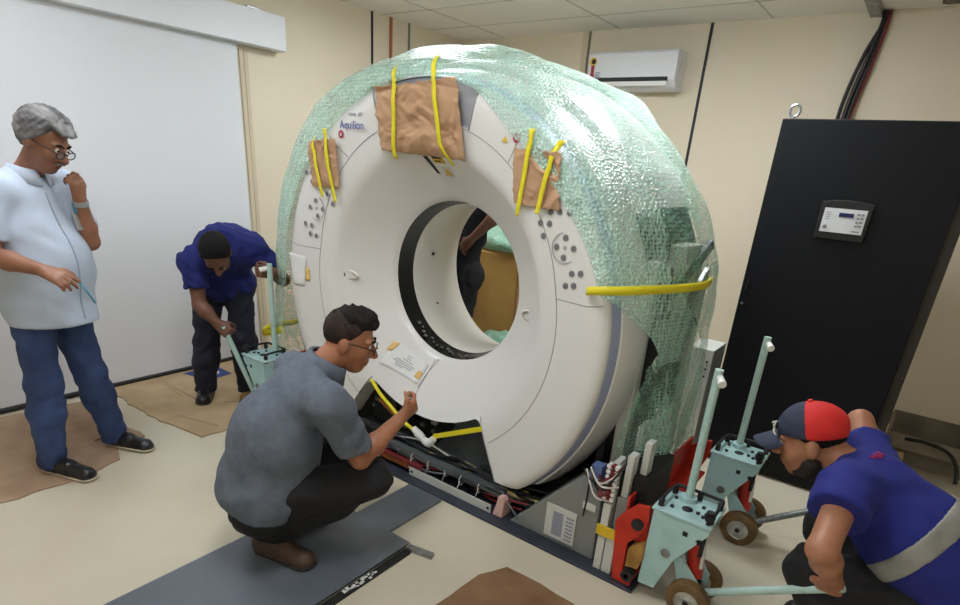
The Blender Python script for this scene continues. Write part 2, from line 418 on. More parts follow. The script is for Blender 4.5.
# duct, vent and cables at the back wall
d = MB().bx(-.735, -.66, 2.6, BY, CZ-.04, CZ)
tag(d.build('cable_duct', 'galvanised', bevel=.004), 'white plastic cable duct along the ceiling above the black cabinet', 'duct')
v = thing('ceiling_vent', 'small dark slatted vent in the ceiling near the back wall', 'vent', (-.1, 5.24, CZ))
MB().bx(-.33, .3, 5.05, 5.28, CZ-.012, CZ).build('frame', 'black_strip', v)
s = MB()
for i in range(5): s.bx(-.31, .28, 5.075+i*.042, 5.095+i*.042, CZ-.02, CZ-.012)
s.build('slats', 'grey_strip', v)
cb = [((-.72,5.36,2.86),(-.70,5.35,2.78),(-.755,5.34,2.6),(-.80,5.33,2.35),(-.815,5.33,2.1),(-.82,5.33,1.7)),
      ((-.70,5.36,2.86),(-.70,5.34,2.76),(-.73,5.33,2.55),(-.765,5.33,2.3),(-.775,5.33,2.05),(-.78,5.33,1.7)),
      ((-.685,5.36,2.86),(-.685,5.35,2.72),(-.715,5.34,2.5),(-.74,5.33,2.3),(-.755,5.33,2.05),(-.76,5.33,1.7)),
      ((-.67,5.36,2.86),(-.675,5.35,2.74),(-.70,5.35,2.5),(-.735,5.34,2.25),(-.735,5.33,2.05),(-.74,5.33,1.7))]
def smooth_path(p, n=8):
    p = [V(q) for q in p]; o = []
    for i in range(len(p)-1):
        a, b, c, d = p[max(i-1, 0)], p[i], p[i+1], p[min(i+2, len(p)-1)]
        for k in range(n):
            t = k/n; o.append(.5*((2*b)+(c-a)*t+(2*a-5*b+4*c-d)*t*t+(3*b-a-3*c+d)*t**3))
    return o+[p[-1]]
cb = [[(x+.055, y, z) for x, y, z in p] for p in cb]
for i, p in enumerate(cb):
    tag(MB().tube(smooth_path(p), .013 if i != 1 else .016, 8).build('power_cable', 'cable_red' if i == 3 else 'cable_black', smooth='all'),
        ['black cable bowing out from the bundle that drops behind the cabinet', 'thickest black cable in the middle of the bundle above the cabinet', 'thin black cable behind the thick one in the bundle above the cabinet', 'dark red cable in the bundle dropping behind the cabinet'][i], 'cable', 'cables behind the cabinet')
# air conditioner
a = thing('air_conditioner', 'white split air conditioner high on the back wall', 'air conditioner', (-2.38, 5.38, 2.5))
x0, x1, yb, yf, z0, z1 = -2.79, -1.99, 5.388, 5.175, 2.365, 2.665
poly = lambda x: [(x, yb, z0+.01), (x, yb, z1), (x, yf+.02, z1), (x, yf, z1-.02), (x, yf+.005, z0+.08), (x, yf+.05, z0+.02), (x, yf+.10, z0)]
MB().prism(poly(x0), (x0,0,0), (x1,0,0)).build('body', 'screen_case', a, bevel=.006)
MB().bx(x0+.06, x1-.06, yf-.001, yf+.03, z0+.06, z0+.10).build('air_slot', 'near_black', a)
MB().box((( x0+x1)/2, yf+.0, z0+.05), (x1-x0-.12, .012, .035), None).build('louvre', 'white_plastic', a, bevel=.002)
MB().disc((x0+.045, yf-.002, z1-.075), (0,1,0), .033, .003, 24, 0).disc((x0+.05, yf-.004, z1-.075), (0,1,0), .02, .003, 20, 1).build('round_sticker', ['warn_yellow', 'near_black'], a)
rb = MB(); rb.prism([(x0+.03, yf-.002, z1-.105), (x0+.062, yf-.002, z1-.105), (x0+.06, yf-.002, z1-.16), (x0+.072, yf-.002, z1-.215), (x0+.05, yf-.002, z1-.19), (x0+.02, yf-.002, z1-.215), (x0+.032, yf-.002, z1-.16)], (0,0,0), (0,-.002,0))
rb.build('ribbon_sticker', 'warn_red', a)
k = MB()
for i in range(4): k.bx(x0+.075, x0+.125-.01*(i % 2), yf-.002, yf, z1-.165-.016*i, z1-.158-.016*i)
k.build('print_lines', 'ink_grey', a)
k = MB()
for i in range(5): k.bx(x1, x1+.001, yf+.07+.01*i, yf+.085+.01*i, z1-.15+.018*i, z1-.142+.018*i)
k.build('side_marking', 'ink_grey', a)
# black cabinet
c = thing('electrical_cabinet', 'tall black electrical cabinet with a small white control panel', 'cabinet', (-.33, 4.0, 0))
MB().bx(-.775, .135, 3.69, 4.40, 0, 2.035).build('body', 'cabinet_frame', c, bevel=.004)
dr = MB().bx(-.775, .085, 3.658, 3.689, .03, 2.03).build('door', 'cabinet_black', c, bevel=.003)
MB().bx(-.752, -.742, 3.645, 3.66, 1.12, 1.17).build('latch', 'near_black', dr, bevel=.002)
MB().disc((-.752, 3.657, 1.04), (0,1,0), .008, .004, 12).build('lock', 'steel', dr)
cp = MB()
cp.prism([(-.475, 3.658, 1.455), (-.245, 3.658, 1.455), (-.24, 3.658, 1.64), (-.30, 3.658, 1.652), (-.36, 3.658, 1.656), (-.42, 3.658, 1.652), (-.48, 3.658, 1.64)], (0,0,0), (0,-.018,0))
cp = cp.build('control_panel', 'near_black', dr, bevel=.004)
MB().bx(-.457, -.262, 3.637, 3.641, 1.492, 1.612).build('panel_face', 'screen_case', dr)
MB().bx(-.385, -.318, 3.634, 3.637, 1.572, 1.592).build('display', 'lcd_blue', dr)
for i in range(4):
    for j in range(2): MB().bx(-.303+.018*j, -.290+.018*j, 3.634, 3.637, 1.585-.019*i, 1.594-.019*i).build('button', 'button_grey', dr)
MB().disc((-.436, 3.636, 1.517), (0,1,0), .010, .003, 16).build('round_key', 'button_grey', dr); MB().bx(-.31, -.275, 3.635, 3.637, 1.502, 1.508).build('print_mark', 'button_grey', dr); bt = MB()
for i in range(4): MB().bx(-.445, -.425, 3.636, 3.637, 1.555+.011*i, 1.558+.011*i).build('print_line', 'button_grey', dr)
ey = MB().tube([(-.765, 3.86, 2.034), (-.765, 3.86, 2.062)], .012, 12)
ey.tube([(-.765+.026*math.cos(q), 3.86, 2.088+.03*math.sin(q)) for q in np.linspace(0, 2*PI, 25)], .0075, 8, cap=False)
ey.build('lifting_eye', 'steel', c, smooth=True)
# ================================================================== THE SCANNER
CX = -1.985
def czr(r): return .98+.10*min(1, max(0, (.98-r)/.53))
PF = [(.43,2.452),(.44,2.435),(.455,2.42),(.50,2.385),(.56,2.335),(.62,2.285),(.67,2.243),(.70,2.218),(.74,2.197),(.80,2.184),(.90,2.165),(.98,2.151),(1.02,2.150),(1.045,2.156),(1.06,2.166),(1.067,2.178),(1.069,2.19)]
def prof(r): return float(np.interp(r, [q[0] for q in PF], [q[1] for q in PF]))
def fp(r, deg, off=0):
    a = math.radians(deg); return V(CX+r*math.cos(a), prof(r)-off, czr(r)+r*math.sin(a))
def fxz(x, z, off=0):
    r = .8
    for _ in range(20): r = math.hypot(x-CX, z-czr(r))
    r2 = r
    if r2 <= 1.03: y = prof(r2)
    else: y = float(np.interp(r2, [1.03, 1.06, 1.10, 1.14, 1.19, 1.24], [2.150, 2.135, 2.145, 2.20, 2.32, 2.44]))
    return V(x, y-off, z)
ZB = .19
G = thing('ct_scanner_gantry', 'huge white ring shaped scanner gantry half wrapped in bubble film', 'scanner', (CX, 2.6, 0))
# front cover: polar sheet with the service opening cut out at the bottom
TH = sorted(set([-180+2*i for i in range(180)]+[-126.5, -126, -53.9, -53.4, 72, 72.6, 107.4, 108, 180]))
RS = sorted(set([q[0] for q in PF]+[.47,.53,.59,.65,.69,.77,.85,.87,.878,.94]))
def topsec(r, t): return r > .872 and 72.3 < t < 107.7 and r < 1.08
fc = MB(); nr = len(RS)
for t in TH:
    for r in RS:
        p = fp(r, t)
        if topsec(r, t) and r > .874: p[1] += .028
        p[2] = max(p[2], ZB); fc.v.append(tuple(p))
for i in range(len(TH)-1):
    tm = (TH[i]+TH[i+1])/2
    for j in range(nr-1):
        rm = (RS[j]+RS[j+1])/2
        if rm > .69 and -126.3 < tm < -53.6: continue
        a = i*nr+j; fc.f.append((a, a+1, a+nr+1, a+nr)); fc.m.append(1 if topsec(rm, tm) else 0)
def wall_strip(pts, dy=.13):
    o = len(fc.v)
    for p in pts:
        fc.v.append(tuple(p)); fc.v.append((p[0], p[1]+dy, p[2]))
    for i in range(len(pts)-1): fc.f.append((o+2*i, o+2*i+1, o+2*i+3, o+2*i+2)); fc.m.append(0)
def clampz(p): p = V(p); p[2] = max(p[2], ZB); return p
for td in (-126.0, -53.9): wall_strip([clampz(fp(r, td)) for r in RS if r >= .69])
wall_strip([fp(.69, t) for t in TH if -126.1 < t < -53.5])
fcov = fc.build('front_cover', ['gantry_white', 'gantry_grey'], G, smooth=True)
# rounded corner fillets of the opening
for td, sgn in ((-126.0, 1), (-53.9, -1)):
    c0 = fp(.69, td); e = [c0]; fl = MB()
    for q in np.linspace(0, 1, 7):
        a = q*PI/2; rr = .69+.05*(1-math.sin(a)); tt = td+sgn*4.2*(1-math.cos(a)); e.append(fp(rr, tt))
    fl.prism(e, (0,0,0), (0,.10,0)).build('opening_corner', 'gantry_white', fcov)
# seams pressed into the cover
sm = MB()
def seam(pts, w=.002): sm.tube(pts, w, 6)
seam([fp(.81+.06*max(0, math.sin(math.radians((t-15)*180/150))) if 15 < t < 165 else .81, t, .0005) for t in np.arange(-52, 235, 2.5)])
for t in (11.9, 168.5): seam([fp(r, t, .0005) for r in np.linspace(.812, 1.05, 14)])
for t in (55.5, 128): seam([fp(r, t+(r-.87)*8, .0005) for r in np.linspace(.86, 1.05, 12)])
for t in (72.2, 107.8): seam([fp(r, t, .0005) for r in np.linspace(.873, 1.06, 12)], .004)
for t in (-100,): seam([fp(r, t, .0005) for r in np.linspace(.46, .69, 10)], .0018)
sm.build('seam_lines', 'seam_dark', fcov, smooth='all')
# speaker style round holes
hl = MB()
HR = [(-1.163,1.586),(-1.122,1.585),(-1.308,1.484),(-1.259,1.486),(-1.16,1.54),(-1.209,1.539),(-1.257,1.534),(-1.288,1.433),(-1.169,1.441),(-1.213,1.398),(-1.124,1.403),(-1.172,1.359),(-1.122,1.301),(-1.077,1.309),(-1.148,1.245),(-1.106,1.253)]
for x, z in HR:
    for xx in (x, 2*CX-x+.02):
        p = fxz(xx, z); hl = MB().disc(p+V(0,-.0005,0), (0,1,0), .0165, .004, 16, 0).disc(p+V(0,-.0022,0), (0,1,0), .0125, .003, 16, 1)
        hl.build('control_button', ['hole_rim', 'hole_dark'], fcov)
for xx in (-1.17, 2*CX+1.19):
    p = fxz(xx, 1.40); lr = MB().tube([p+V(.062*math.cos(q), -.001, .062*math.sin(q)) for q in np.linspace(0, 2*PI, 33)], .0025, 6, cap=False)
    lr.build('button_ring', 'gantry_grey', fcov, smooth='all'); MB().disc(p, (0,1,0), .009, .006, 14).build('centre_button', 'gantry_grey', fcov)
# recessed grips
for xx, zz, sg in ((-2.63, 1.04, -1), (-1.40, 1.04, 1)):
    p = fxz(xx, zz); s_ = SDF(); dx = .06*sg
    g1 = MB().lathe(p+V(0,-.004,0), (0,1,0), [(0, .034), (.002, .042), (.006, .046), (.012, .03), (.014, 0)], 24)
    g1.v = [(p[0]+(q[0]-p[0])*1.35, q[1]+(q[0]-p[0])*.42*sg*-1, p[2]+(q[2]-p[2])*.62) for q in g1.v]
    gp = g1.build('grip', 'gantry_inner', fcov, smooth=True)
    if sg < 0: MB().disc(p+V(-.03,.0-.012,0), (.5,1,0), .016, .006, 14).build('grip_slot', 'near_black', gp)
# badge and logo
text('logo_lettering', 'Aquilion', .178, 'ink_blue', (-2.545, 2.146, 1.815), fcov, RXZ)
text('model_lettering', 'PRIME', .055, 'ink_grey', (-2.475, 2.147, 1.872), fcov, RXZ)
k = MB()
for i in range(3): k.bar((-2.405+.01*i, 2.147, 1.872), (-2.397+.01*i, 2.147, 1.889), .001, .003, (0,1,0))
k.build('model_stripes', 'ink_grey', fcov)
for q in (fp(.98, 124.5, .001), fp(.985, 57, .001)):
    st = MB().disc(q, (0,1,0), .019, .003, 20).build('round_sticker', 'warn_red', fcov); q = q+V(0,-.002,0)
    MB().bx(q[0]-.007, q[0]+.007, q[1]-.001, q[1], q[2]-.008, q[2]+.001).tube([q+V(.005*math.cos(a), 0, .002+.006*math.sin(a)) for a in np.linspace(0, PI, 8)], .0013, 5).build('sticker_symbol', 'logo_white', st)
def tri(c, w, k, dy):
    return MB().prism([c+V(-w, dy, -w*.8), c+V(w, dy, -w*.8), c+V(0, dy, w*.9)], (0,0,0), (0,-.0015,0)).build('warning_triangle', k, fcov)
tri(fp(.94, 59.8, .001), .015, 'warn_yellow', 0)
# stripe, rim and housing round the body
def ring(prof_, a0, a1, n=120, mi=0, mb=None, zc=.98, clamp=True):
    mb = mb or MB(); m = len(prof_); o = len(mb.v)
    for i in range(n+1):
        a = math.radians(a0+(a1-a0)*i/n)
        for y, r in prof_:
            z = zc+r*math.sin(a); mb.v.append((CX+r*math.cos(a), y, max(z, ZB+.01) if clamp else z))
    for i in range(n):
        for j in range(m-1):
            a = o+i*m+j; mb.f.append((a, a+1, a+m+1, a+m)); mb.m.append(mi)
    return mb
ring([(2.19,1.066),(2.195,1.067),(2.25,1.084),(2.255,1.082)], -52, 232).build('blue_stripe', 'gantry_blue', G, smooth=True)
ring([(2.252,1.078),(2.256,1.092),(2.29,1.104),(2.37,1.125),(2.44,1.13),(2.45,1.11)], -52, 232).build('rim_band', 'gantry_white', G, smooth=True)
ring([(2.44,1.12),(2.46,1.165),(2.52,1.185),(2.98,1.19),(3.08,1.17),(3.13,1.10),(3.13,.60)], 30, 152).build('top_housing', 'gantry_white', G, smooth=True)
ring([(2.45,1.12),(2.46,1.0),(3.05,1.0),(3.10,.95),(3.10,.62)], -70, 250, clamp=True).build('inner_drum', 'dark_metal', G, smooth=True)
ring([(3.02,.62),(3.02,1.165)], -60, 32).build('rear_plate', 'chassis_grey', G)
ring([(2.445,.45),(2.45,.434),(2.55,.418),(2.565,.414)], 0, 360, zc=1.08, clamp=False).build('bore_window', 'bore_black', G, smooth=True)
k = MB()
for i, a in enumerate(np.linspace(-135, -70, 16)):
    aa = math.radians(a); rr = .417; k.disc((CX+rr*math.cos(aa), 2.50+.02*rng.uniform(-1, 1), 1.08+rr*math.sin(aa)), (math.cos(aa), 0, math.sin(aa)), .006+.006*rng.random(), .006, 8)
k.build('window_debris', 'galvanised', G)
ring([(2.56,.418),(2.575,.407),(2.70,.405),(2.82,.415),(2.95,.45),(3.06,.49),(3.12,.53),(3.135,.58)], 0, 360, zc=1.08, clamp=False).build('rear_funnel', 'gantry_inner', G, smooth=True)
for a, w in ((168, .018), (212, .009)):
    aa = math.radians(a); MB().box((CX+.404*math.cos(aa), 2.72, 1.08+.404*math.sin(aa)), (.012, w, w)).build('funnel_clip', 'dark_metal', G)
# inside of the service opening
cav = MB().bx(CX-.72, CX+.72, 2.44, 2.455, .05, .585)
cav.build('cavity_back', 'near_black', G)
k = MB().prism([(-2.0,2.36,.09),(-1.42,2.36,.09),(-1.50,2.36,.47),(-1.70,2.36,.47),(-1.90,2.36,.22)], (0,0,0), (0,.03,0))
pl = k.build('cavity_plate', 'chassis_grey', G)
MB().disc((-1.60, 2.357, .33), (0,1,0), .045, .006, 24).build('plate_hole', 'near_black', pl)
k = MB(); k.bx(-2.50, -2.30, 2.34, 2.44, .13, .36); k.bx(-2.30, -2.18, 2.36, 2.44, .2, .32); k.disc((-2.2, 2.38, .33), (0,1,0), .05, .1, 20); k.tube([(-2.15,2.4,.4),(-1.8,2.4,.42)], .03, 12); k.disc((-1.84,2.38,.40), (1,0,0), .045, .14, 18)
k.build('cavity_motor', 'dark_metal', G, bevel=.004)
k = MB()
for i in range(26):
    x = rng.uniform(-2.52, -1.75); z = rng.uniform(.16, .46); k.box((x, 2.335+rng.uniform(0, .03), z), (rng.uniform(.012,.05), .02, rng.uniform(.008,.03)))
k.build('cavity_fittings', 'galvanised', G)
MB().tube([(-2.395,2.22,.455),(-2.30,2.20,.40),(-2.10,2.19,.29),(-1.98,2.18,.26)], .011, 8).build('yellow_strap', 'yellow_tape', G, smooth='all')
MB().bar((-1.862,2.19,.275), (-1.54,2.20,.43), .006, .026, (0,0,1)).build('yellow_strap', 'yellow_tape', G)
MB().bar((-2.32,2.215,.36), (-2.16,2.20,.30), .02, .02).build('copper_bar', 'copper', G)
k = MB()
for ps, rs in (([(-2.0,2.175,.285),(-1.955,2.17,.262),(-1.92,2.17,.25)], [.017,.025,.018]), ([(-1.925,2.17,.245),(-1.88,2.17,.235),(-1.85,2.18,.27)], [.017,.026,.018])): MB().tube(smooth_path(ps, 4), list(np.interp(np.linspace(0,2,9),[0,1,2],rs)), 12).build('strap_clip', 'white_plastic', G, smooth=True)
# chassis under the cover
MB().bx(-3.25, -.58, 2.06, 3.10, 0, .014).build('base_plate', 'base_blue', G, bevel=.003)
sl = MB().prism([(-2.62,2.165,.10),(-2.62,2.165,.138),(-2.62,2.20,.142),(-2.62,2.215,.10),(-2.62,2.43,.09),(-2.62,2.43,.08)], (0,0,0), (1.27,0,0))
sl.build('sill_beam', 'chassis_grey', G, bevel=.003)
MB().bx(-3.1, -.8, 2.43, 3.05, .014, .2).build('chassis_block', 'near_black', G)
k = MB().bx(-1.98, -1.40, 2.125, 2.131, .014, .062)
rl = k.build('front_rail', 'panel_pale', G)
for x in (-1.96, -1.415): MB().disc((x, 2.124, .038), (0,1,0), .008, .004, 10).build('rail_hole', 'near_black', rl)
k = MB()
for i in range(3): k.bx(-2.46+.085*i, -2.40+.085*i, 2.125, 2.135, .03, .075)
k.build('terminal_plate', 'white_plastic', G)
MB().bx(-2.26, -1.90, 2.135, 2.165, .035, .085).build('red_module', 'cable_red', G, bevel=.003)
MB().bx(-2.2, -2.0, 2.124, 2.134, .045, .07).build('copper_strip', 'copper', G)
k = MB(); k.prism([(-1.385,2.125,.014),(-1.325,2.125,.014),(-1.32,2.125,.115),(-1.335,2.125,.13),(-1.36,2.125,.13),(-1.365,2.125,.09)], (0,0,0), (0,.08,0))
k.build('foam_block', 'pink_foam', G, bevel=.004)
for i in range(22):
    x0 = -2.55+rng.uniform(0, .25); y = 2.17+.014*(i%12); z = .09+rng.uniform(-.02, .03)
    pts = [(x0+j*.16+rng.uniform(-.02, .02), min(2.40, y+rng.uniform(-.03, .04)), z+rng.uniform(-.03, .03)) for j in range(8)]
    MB().tube(smooth_path(pts, 5), .005+.004*rng.random(), 7).build('wiring', ['chassis_grey','cable_black','cable_black','cable_red','dark_metal','cable_black','cable_black','dark_metal','cable_white','cable_black','cable_cream'][i % 11], G, smooth='all')
k = MB()
for i in range(8):
    x = -2.35+.12*i; y = 2.165+.01*(i % 3); k = MB(); k.tube([(x+.0*q, y+.022*math.cos(q), .10+.03*math.sin(q)) for q in np.linspace(0, 2*PI, 13)]+[(x, y-.005, .10), (x, y-.02, .085), (x-.004, y-.035, .05)], .002, 5); k.build('cable_tie', 'white_plastic', G, smooth='all')

for i in range(5):
    pts = [(-1.6+rng.uniform(-.05,.05), 2.2+.03*i, .09+.01*i), (-1.4, 2.17+.03*i, .13), (-1.25, 2.2+.03*i, .09+rng.uniform(0,.05)), (-1.05, 2.25+.03*i, .14), (-.9, 2.3+.03*i, .2)]
    MB().tube(smooth_path(pts, 6), .011, 8).build('wiring', ['cable_black','cable_cream','cable_black','dark_metal','cable_black'][i], G, smooth='all')
# grey tray wrapped in film, below the right of the cover
k = MB().prism([(-1.285,2.14,.014),(-.815,2.14,.014),(-.82,2.14,.375),(-.915,2.14,.415),(-1.02,2.14,.315)], (0,0,0), (0,.22,0))
ft = k.build('filter_tray', 'panel_grey', G, bevel=.006)
k = MB().bx(-1.08, -.92, 2.134, 2.138, .04, .22).bx(-.90, -.835, 2.134, 2.138, .27, .305)
k.build('tray_label', 'panel_pale', ft)
k = MB().bx(-1.04, -.985, 2.1325, 2.134, .06, .19)
for i in range(7): k.bx(-.97, -.93, 2.1325, 2.134, .055+.02*i, .065+.02*i)
k.build('label_print', 'ink_grey', ft)
MB().tube([(-.885,2.133,.40),(-.885,2.133,.30),(-.89,2.133,.23)], .004, 6).build('tray_cord', 'near_black', ft)
# card rack right of the tray
k = MB().bx(-.79, -.755, 2.10, 2.16, .014, .36).bx(-.785, -.76, 2.12, 2.2, .36, .56); k.build('rack_post', 'panel_pale', G, bevel=.002)
k = MB().bx(-.75, -.705, 2.10, 2.16, .014, .22); k.build('rack_box', 'panel_pale', G, bevel=.003)
k = MB().bx(-.74, -.69, 2.12, 2.24, .24, .40); k.build('rack_box', 'panel_grey', G, bevel=.003)
MB().bx(-.80, -.70, 2.092, 2.10, .20, .25).build('yellow_label', 'warn_yellow', G)
k = MB().bx(-.8, -.64, 2.17, 2.5, .014, .5); k.build('rack_core', 'near_black', G)
for i in range(2): MB().bx(-.735+.04*i, -.705+.04*i, 2.14+.07*i, 2.20+.07*i, .38, .60+.05*i).build('rack_card', 'panel_pale', G, bevel=.002)
for i in range(7):
    for j in range(2): MB().disc((-.795+.035*j, 2.115, .385+.026*i), (0,1,0), .010, .03, 8).build('connector', 'white_plastic', G)
    MB().disc((-.775, 2.112, .39+.026*i), (0,1,0), .009, .03, 8).build('connector', 'cable_red', G)
k = MB().bx(-.885, -.835, 2.13, 2.18, .44, .505); k.build('terminal_block', 'terminal_blue', G, bevel=.003)
for i in range(9):
    a = V(-.93+rng.uniform(0,.1), 2.12+rng.uniform(-.01,.03), .40+rng.uniform(0,.1)); b = V(-.78+rng.uniform(0,.06), 2.11, .38+.025*i)
    MB().tube(smooth_path([a, (a+b)/2+V(0,-.03,-.03-.02*rng.random()), b], 6), .0045, 6).build('wiring', ['cable_white','cable_red','cable_black'][i % 3], G, smooth='all')
# open side frame seen through the film
MB().bx(-1.02, -.98, 2.48, 3.04, .2, 1.5).build('side_plate', 'dark_metal', G)
k = MB().bx(-.93, -.87, 2.45, 2.51, .2, 1.36).bx(-.83, -.79, 2.90, 2.97, .2, 1.30); k.build('frame_post', 'panel_pale', G, bevel=.003)
MB().bx(-.90, -.82, 2.66, 2.86, 1.12, 1.42).build('side_box', 'panel_pale', G, bevel=.004)
k = MB().bx(-.94, -.84, 2.52, 2.95, .78, 1.28); k.build('side_module', 'near_black', G, bevel=.006)
k = MB().bar((-.85,2.5,1.15), (-.80,2.92,1.42), .03, .05).bar((-.84,2.52,.75), (-.80,2.9,1.05), .04, .05).bar((-.82,2.56,.55), (-.82,2.60,.95), .05, .05).bar((-.82,2.82,.5), (-.82,2.80,.92), .05, .05)
k.build('side_bracket', 'dark_metal', G, bevel=.004)
k = MB().bar((-.80,2.55,1.02), (-.79,2.92,1.30), .02, .03); k.build('side_rail', 'steel', G)
MB().bx(-.81, -.78, 2.42, 2.95, .12, .62).build('side_cover', 'panel_pale', G, bevel=.003)
for i in range(10):
    pts = [(-.83+rng.uniform(-.02,.02), 2.52+rng.uniform(0,.4), .5+rng.uniform(0,.9)) for _ in range(4)]
    MB().tube(smooth_path(pts, 6), .007, 6).build('wiring', ['cable_black','cable_white','cable_black','cable_green'][i % 4], G, smooth='all')
MB().bx(-3.04, -2.98, 2.46, 3.04, .2, 1.5).build('side_plate', 'chassis_grey', G)
k = MB().bx(-3.10, -3.04, 2.46, 2.52, .1, 1.4).bx(-3.14, -3.08, 2.96, 3.03, .1, 1.45).bx(-3.12, -3.04, 2.55, 2.95, .7, 1.1); k.build('frame_post', 'panel_grey', G, bevel=.003)
# ------------------------------------------------------------------ bubble film over the scanner
WP = [(0.0,2.130,0),(.06,2.128,1.07),(.12,2.150,1.10),(.20,2.20,1.135),(.30,2.30,1.185),(.40,2.42,1.228),(.50,2.52,1.24),(.80,2.98,1.245),(.92,3.10,1.22),(1.0,3.16,1.12)]
wv = [q[0] for q in WP]; wy = [q[1] for q in WP]; wr_ = [q[2] for q in WP]
def rin(t):
    return float(np.interp(t, [-10, 5, 20, 35, 50, 60, 68, 73, 107, 112, 122, 135, 150, 180], [1.06, 1.05, 1.035, 1.0, .985, .985, 1.03, 1.055, 1.06, 1.035, 1.03, 1.035, 1.045, 1.055]))
def nse(p, f=1): return .5*math.sin(7.3*f*p[0]+2.1*math.sin(5*f*p[2]))+.35*math.sin(11.7*f*p[2]+3*p[1]*f+1.3)+.3*math.sin(17*f*p[1]+9*f*p[0])
NL, NA, NRr = 40, 120, 46; NS = NL+NA+NRr
def film(i, v):
    # i runs from the bottom of the left drape over the top to the bottom of the right drape
    if i < NL:   u = 1-i/NL; ang = 180.0; side = -1
    elif i < NL+NA: u = 0; ang = 180-180*(i-NL)/(NA-1); side = 0
    else: u = (i-NL-NA+1)/NRr; ang = 0.0; side = 1
    v0 = 0.0
    if side == 1: v0 = float(np.interp(np.interp(u, [0,.12,.4,1], [2.38,2.30,2.25,2.20]), wy[1:], wv[1:]))
    if side == 0 and ang < 14: v0 = float(np.interp(np.interp(ang, [0,4,9,14], [2.38,2.33,2.20,2.131]), [2.129]+wy[2:], [0]+wv[2:]))
    if side == -1: v0 = .05*min(1, u*3)
    vv = v0+(1-v0)*v; y = float(np.interp(vv, wv, wy)); r = float(np.interp(vv, wv, [rin(ang)]+wr_[1:]))
    a = math.radians(ang); bl = float(np.interp(y, [2.35,2.55,2.75,3.1], [0,.035,.045,.0]))*(math.exp(-((ang-18)/18)**2) if ang > 18 else 1.0) if ang < 90 else 0; r += bl
    if ang > 95: r += .115*min(1, (ang-95)/35)*max(0, min(1, (y-2.125)/.05))*max(0, min(1, (2.62-y)/.3))
    if side == 0: p = V(CX+r*math.cos(a), y, .98+r*math.sin(a))
    elif side == 1:
        L = float(np.interp(y, [2.15,2.35,2.75,3.1], [.40,.50,.64,.74])); w_ = min(1, u/.2); rr = r*(1-w_)+w_*(float(np.interp(y, [2.2,2.5,2.75,3.1], [1.165,1.275,1.285,1.23]))+.02*math.sin(9*y+5*u))
        p = V(CX+rr+.018*math.sin(22*y+4*u)*min(1, 2*u), y, .98-u*L*1.02+.02*math.sin(31*y)*u)
    else:
        p = V(CX-r-.10*u-.014*math.sin(19*y)*u, y-.02*u, .98-u*.72+.02*math.sin(27*y)*u)
    n = V(math.cos(a), 0, math.sin(a)) if y > 2.3 else V(.3*math.cos(a), -1, .3*math.sin(a))
    d = .012*nse(p, 1)+.008*nse(p, 2.3)
    if y < 2.2: d = .004*nse(p, 2.3)
    return p+n*d
wf = MB(); NV = 60
for i in range(NS):
    for j in range(NV): wf.v.append(tuple(film(i, j/(NV-1))))
for i in range(NS-1):
    for j in range(NV-1):
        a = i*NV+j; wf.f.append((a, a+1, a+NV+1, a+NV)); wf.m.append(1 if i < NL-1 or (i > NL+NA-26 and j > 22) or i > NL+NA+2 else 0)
tag(wf.build('bubble_wrap', ['bubble_film', 'bubble_hang'], smooth='all'), 'translucent pale green bubble wrap draped over the scanner gantry', 'bubble wrap')
# ------------------------------------------------------------------ kraft paper, sheets and tape stuck on the scanner
from mathutils import noise as mn
def crease(q, sd):
    w = Vector((q[0]*7+sd*3.1, q[1]*9, sd)); w += Vector((mn.noise(w), mn.noise(w+Vector((5,2,1))), 0))*.6
    return 1.3*(1-abs(mn.noise(w))*2.4)+.7*(1-abs(mn.noise(w*2.3))*2)+.3*mn.noise(w*5)
def patch(name, pts, k, label, cat, off, crump, nu=60, nv=60, group=None, sub=0):
    """pts: four (x,z) corners: top left, top right, bottom right, bottom left"""
    A, B, C_, D = [V(q) for q in pts]; mb = MB()
    def f(u, v):
        q = (A*(1-u)+B*u)*(1-v)+(D*(1-u)+C_*u)*v
        if crump: q = q+V(.0022*math.sin(40*v+3*u), .0022*math.sin(37*u))
        o = off+crump*crease(q, len(label))
        return fxz(q[0], q[1], o)
    mb.grid(f, nu, nv); o = mb.build(name, k, smooth='all', thick=.0012)
    return tag(o, label, cat, group)
patch('kraft_paper', [(-2.262,1.995),(-1.752,2.03),(-1.735,1.705),(-2.262,1.725)], 'kraft', 'large crumpled brown paper taped over the top of the gantry face', 'paper', .012, .010, group='brown paper taped on the gantry')
patch('kraft_paper', [(-2.775,1.745),(-2.56,1.765),(-2.585,1.525),(-2.775,1.515)], 'kraft', 'crumpled brown paper taped below the blue lettering on the gantry face', 'paper', .010, .007, group='brown paper taped on the gantry')
patch('kraft_paper', [(-1.455,1.765),(-1.215,1.76),(-1.205,1.545),(-1.455,1.55)], 'kraft', 'crumpled brown paper taped on the gantry face beside a red sticker and a yellow triangle', 'paper', .010, .007, group='brown paper taped on the gantry')
def tape(pts, w, label, k='yellow_tape', off=.036, group='yellow tape on the brown paper'):
    P = [V(q) for q in pts]; mb = MB()
    n = 40
    def f(u, v):
        t = u*(len(P)-1); i = min(int(t), len(P)-2); q = P[i]+(P[i+1]-P[i])*(t-i); q = q+V((v-.5)*w, 0)
        rr = math.hypot(q[0]-CX, q[1]-.98); o = off if rr < 1.04 else off+(.006-off)*min(1, (rr-1.04)/.06)
        return fxz(q[0], q[1], o)
    mb.grid(f, n, 3); return tag(mb.build('tape_strip', k, smooth=True, thick=.0008), label, 'tape', group)
tape([(-2.234,2.17),(-2.12,2.025),(-2.145,1.86),(-2.185,1.69)], .024, 'straight yellow tape strip over the large brown paper, nearer the lettering')
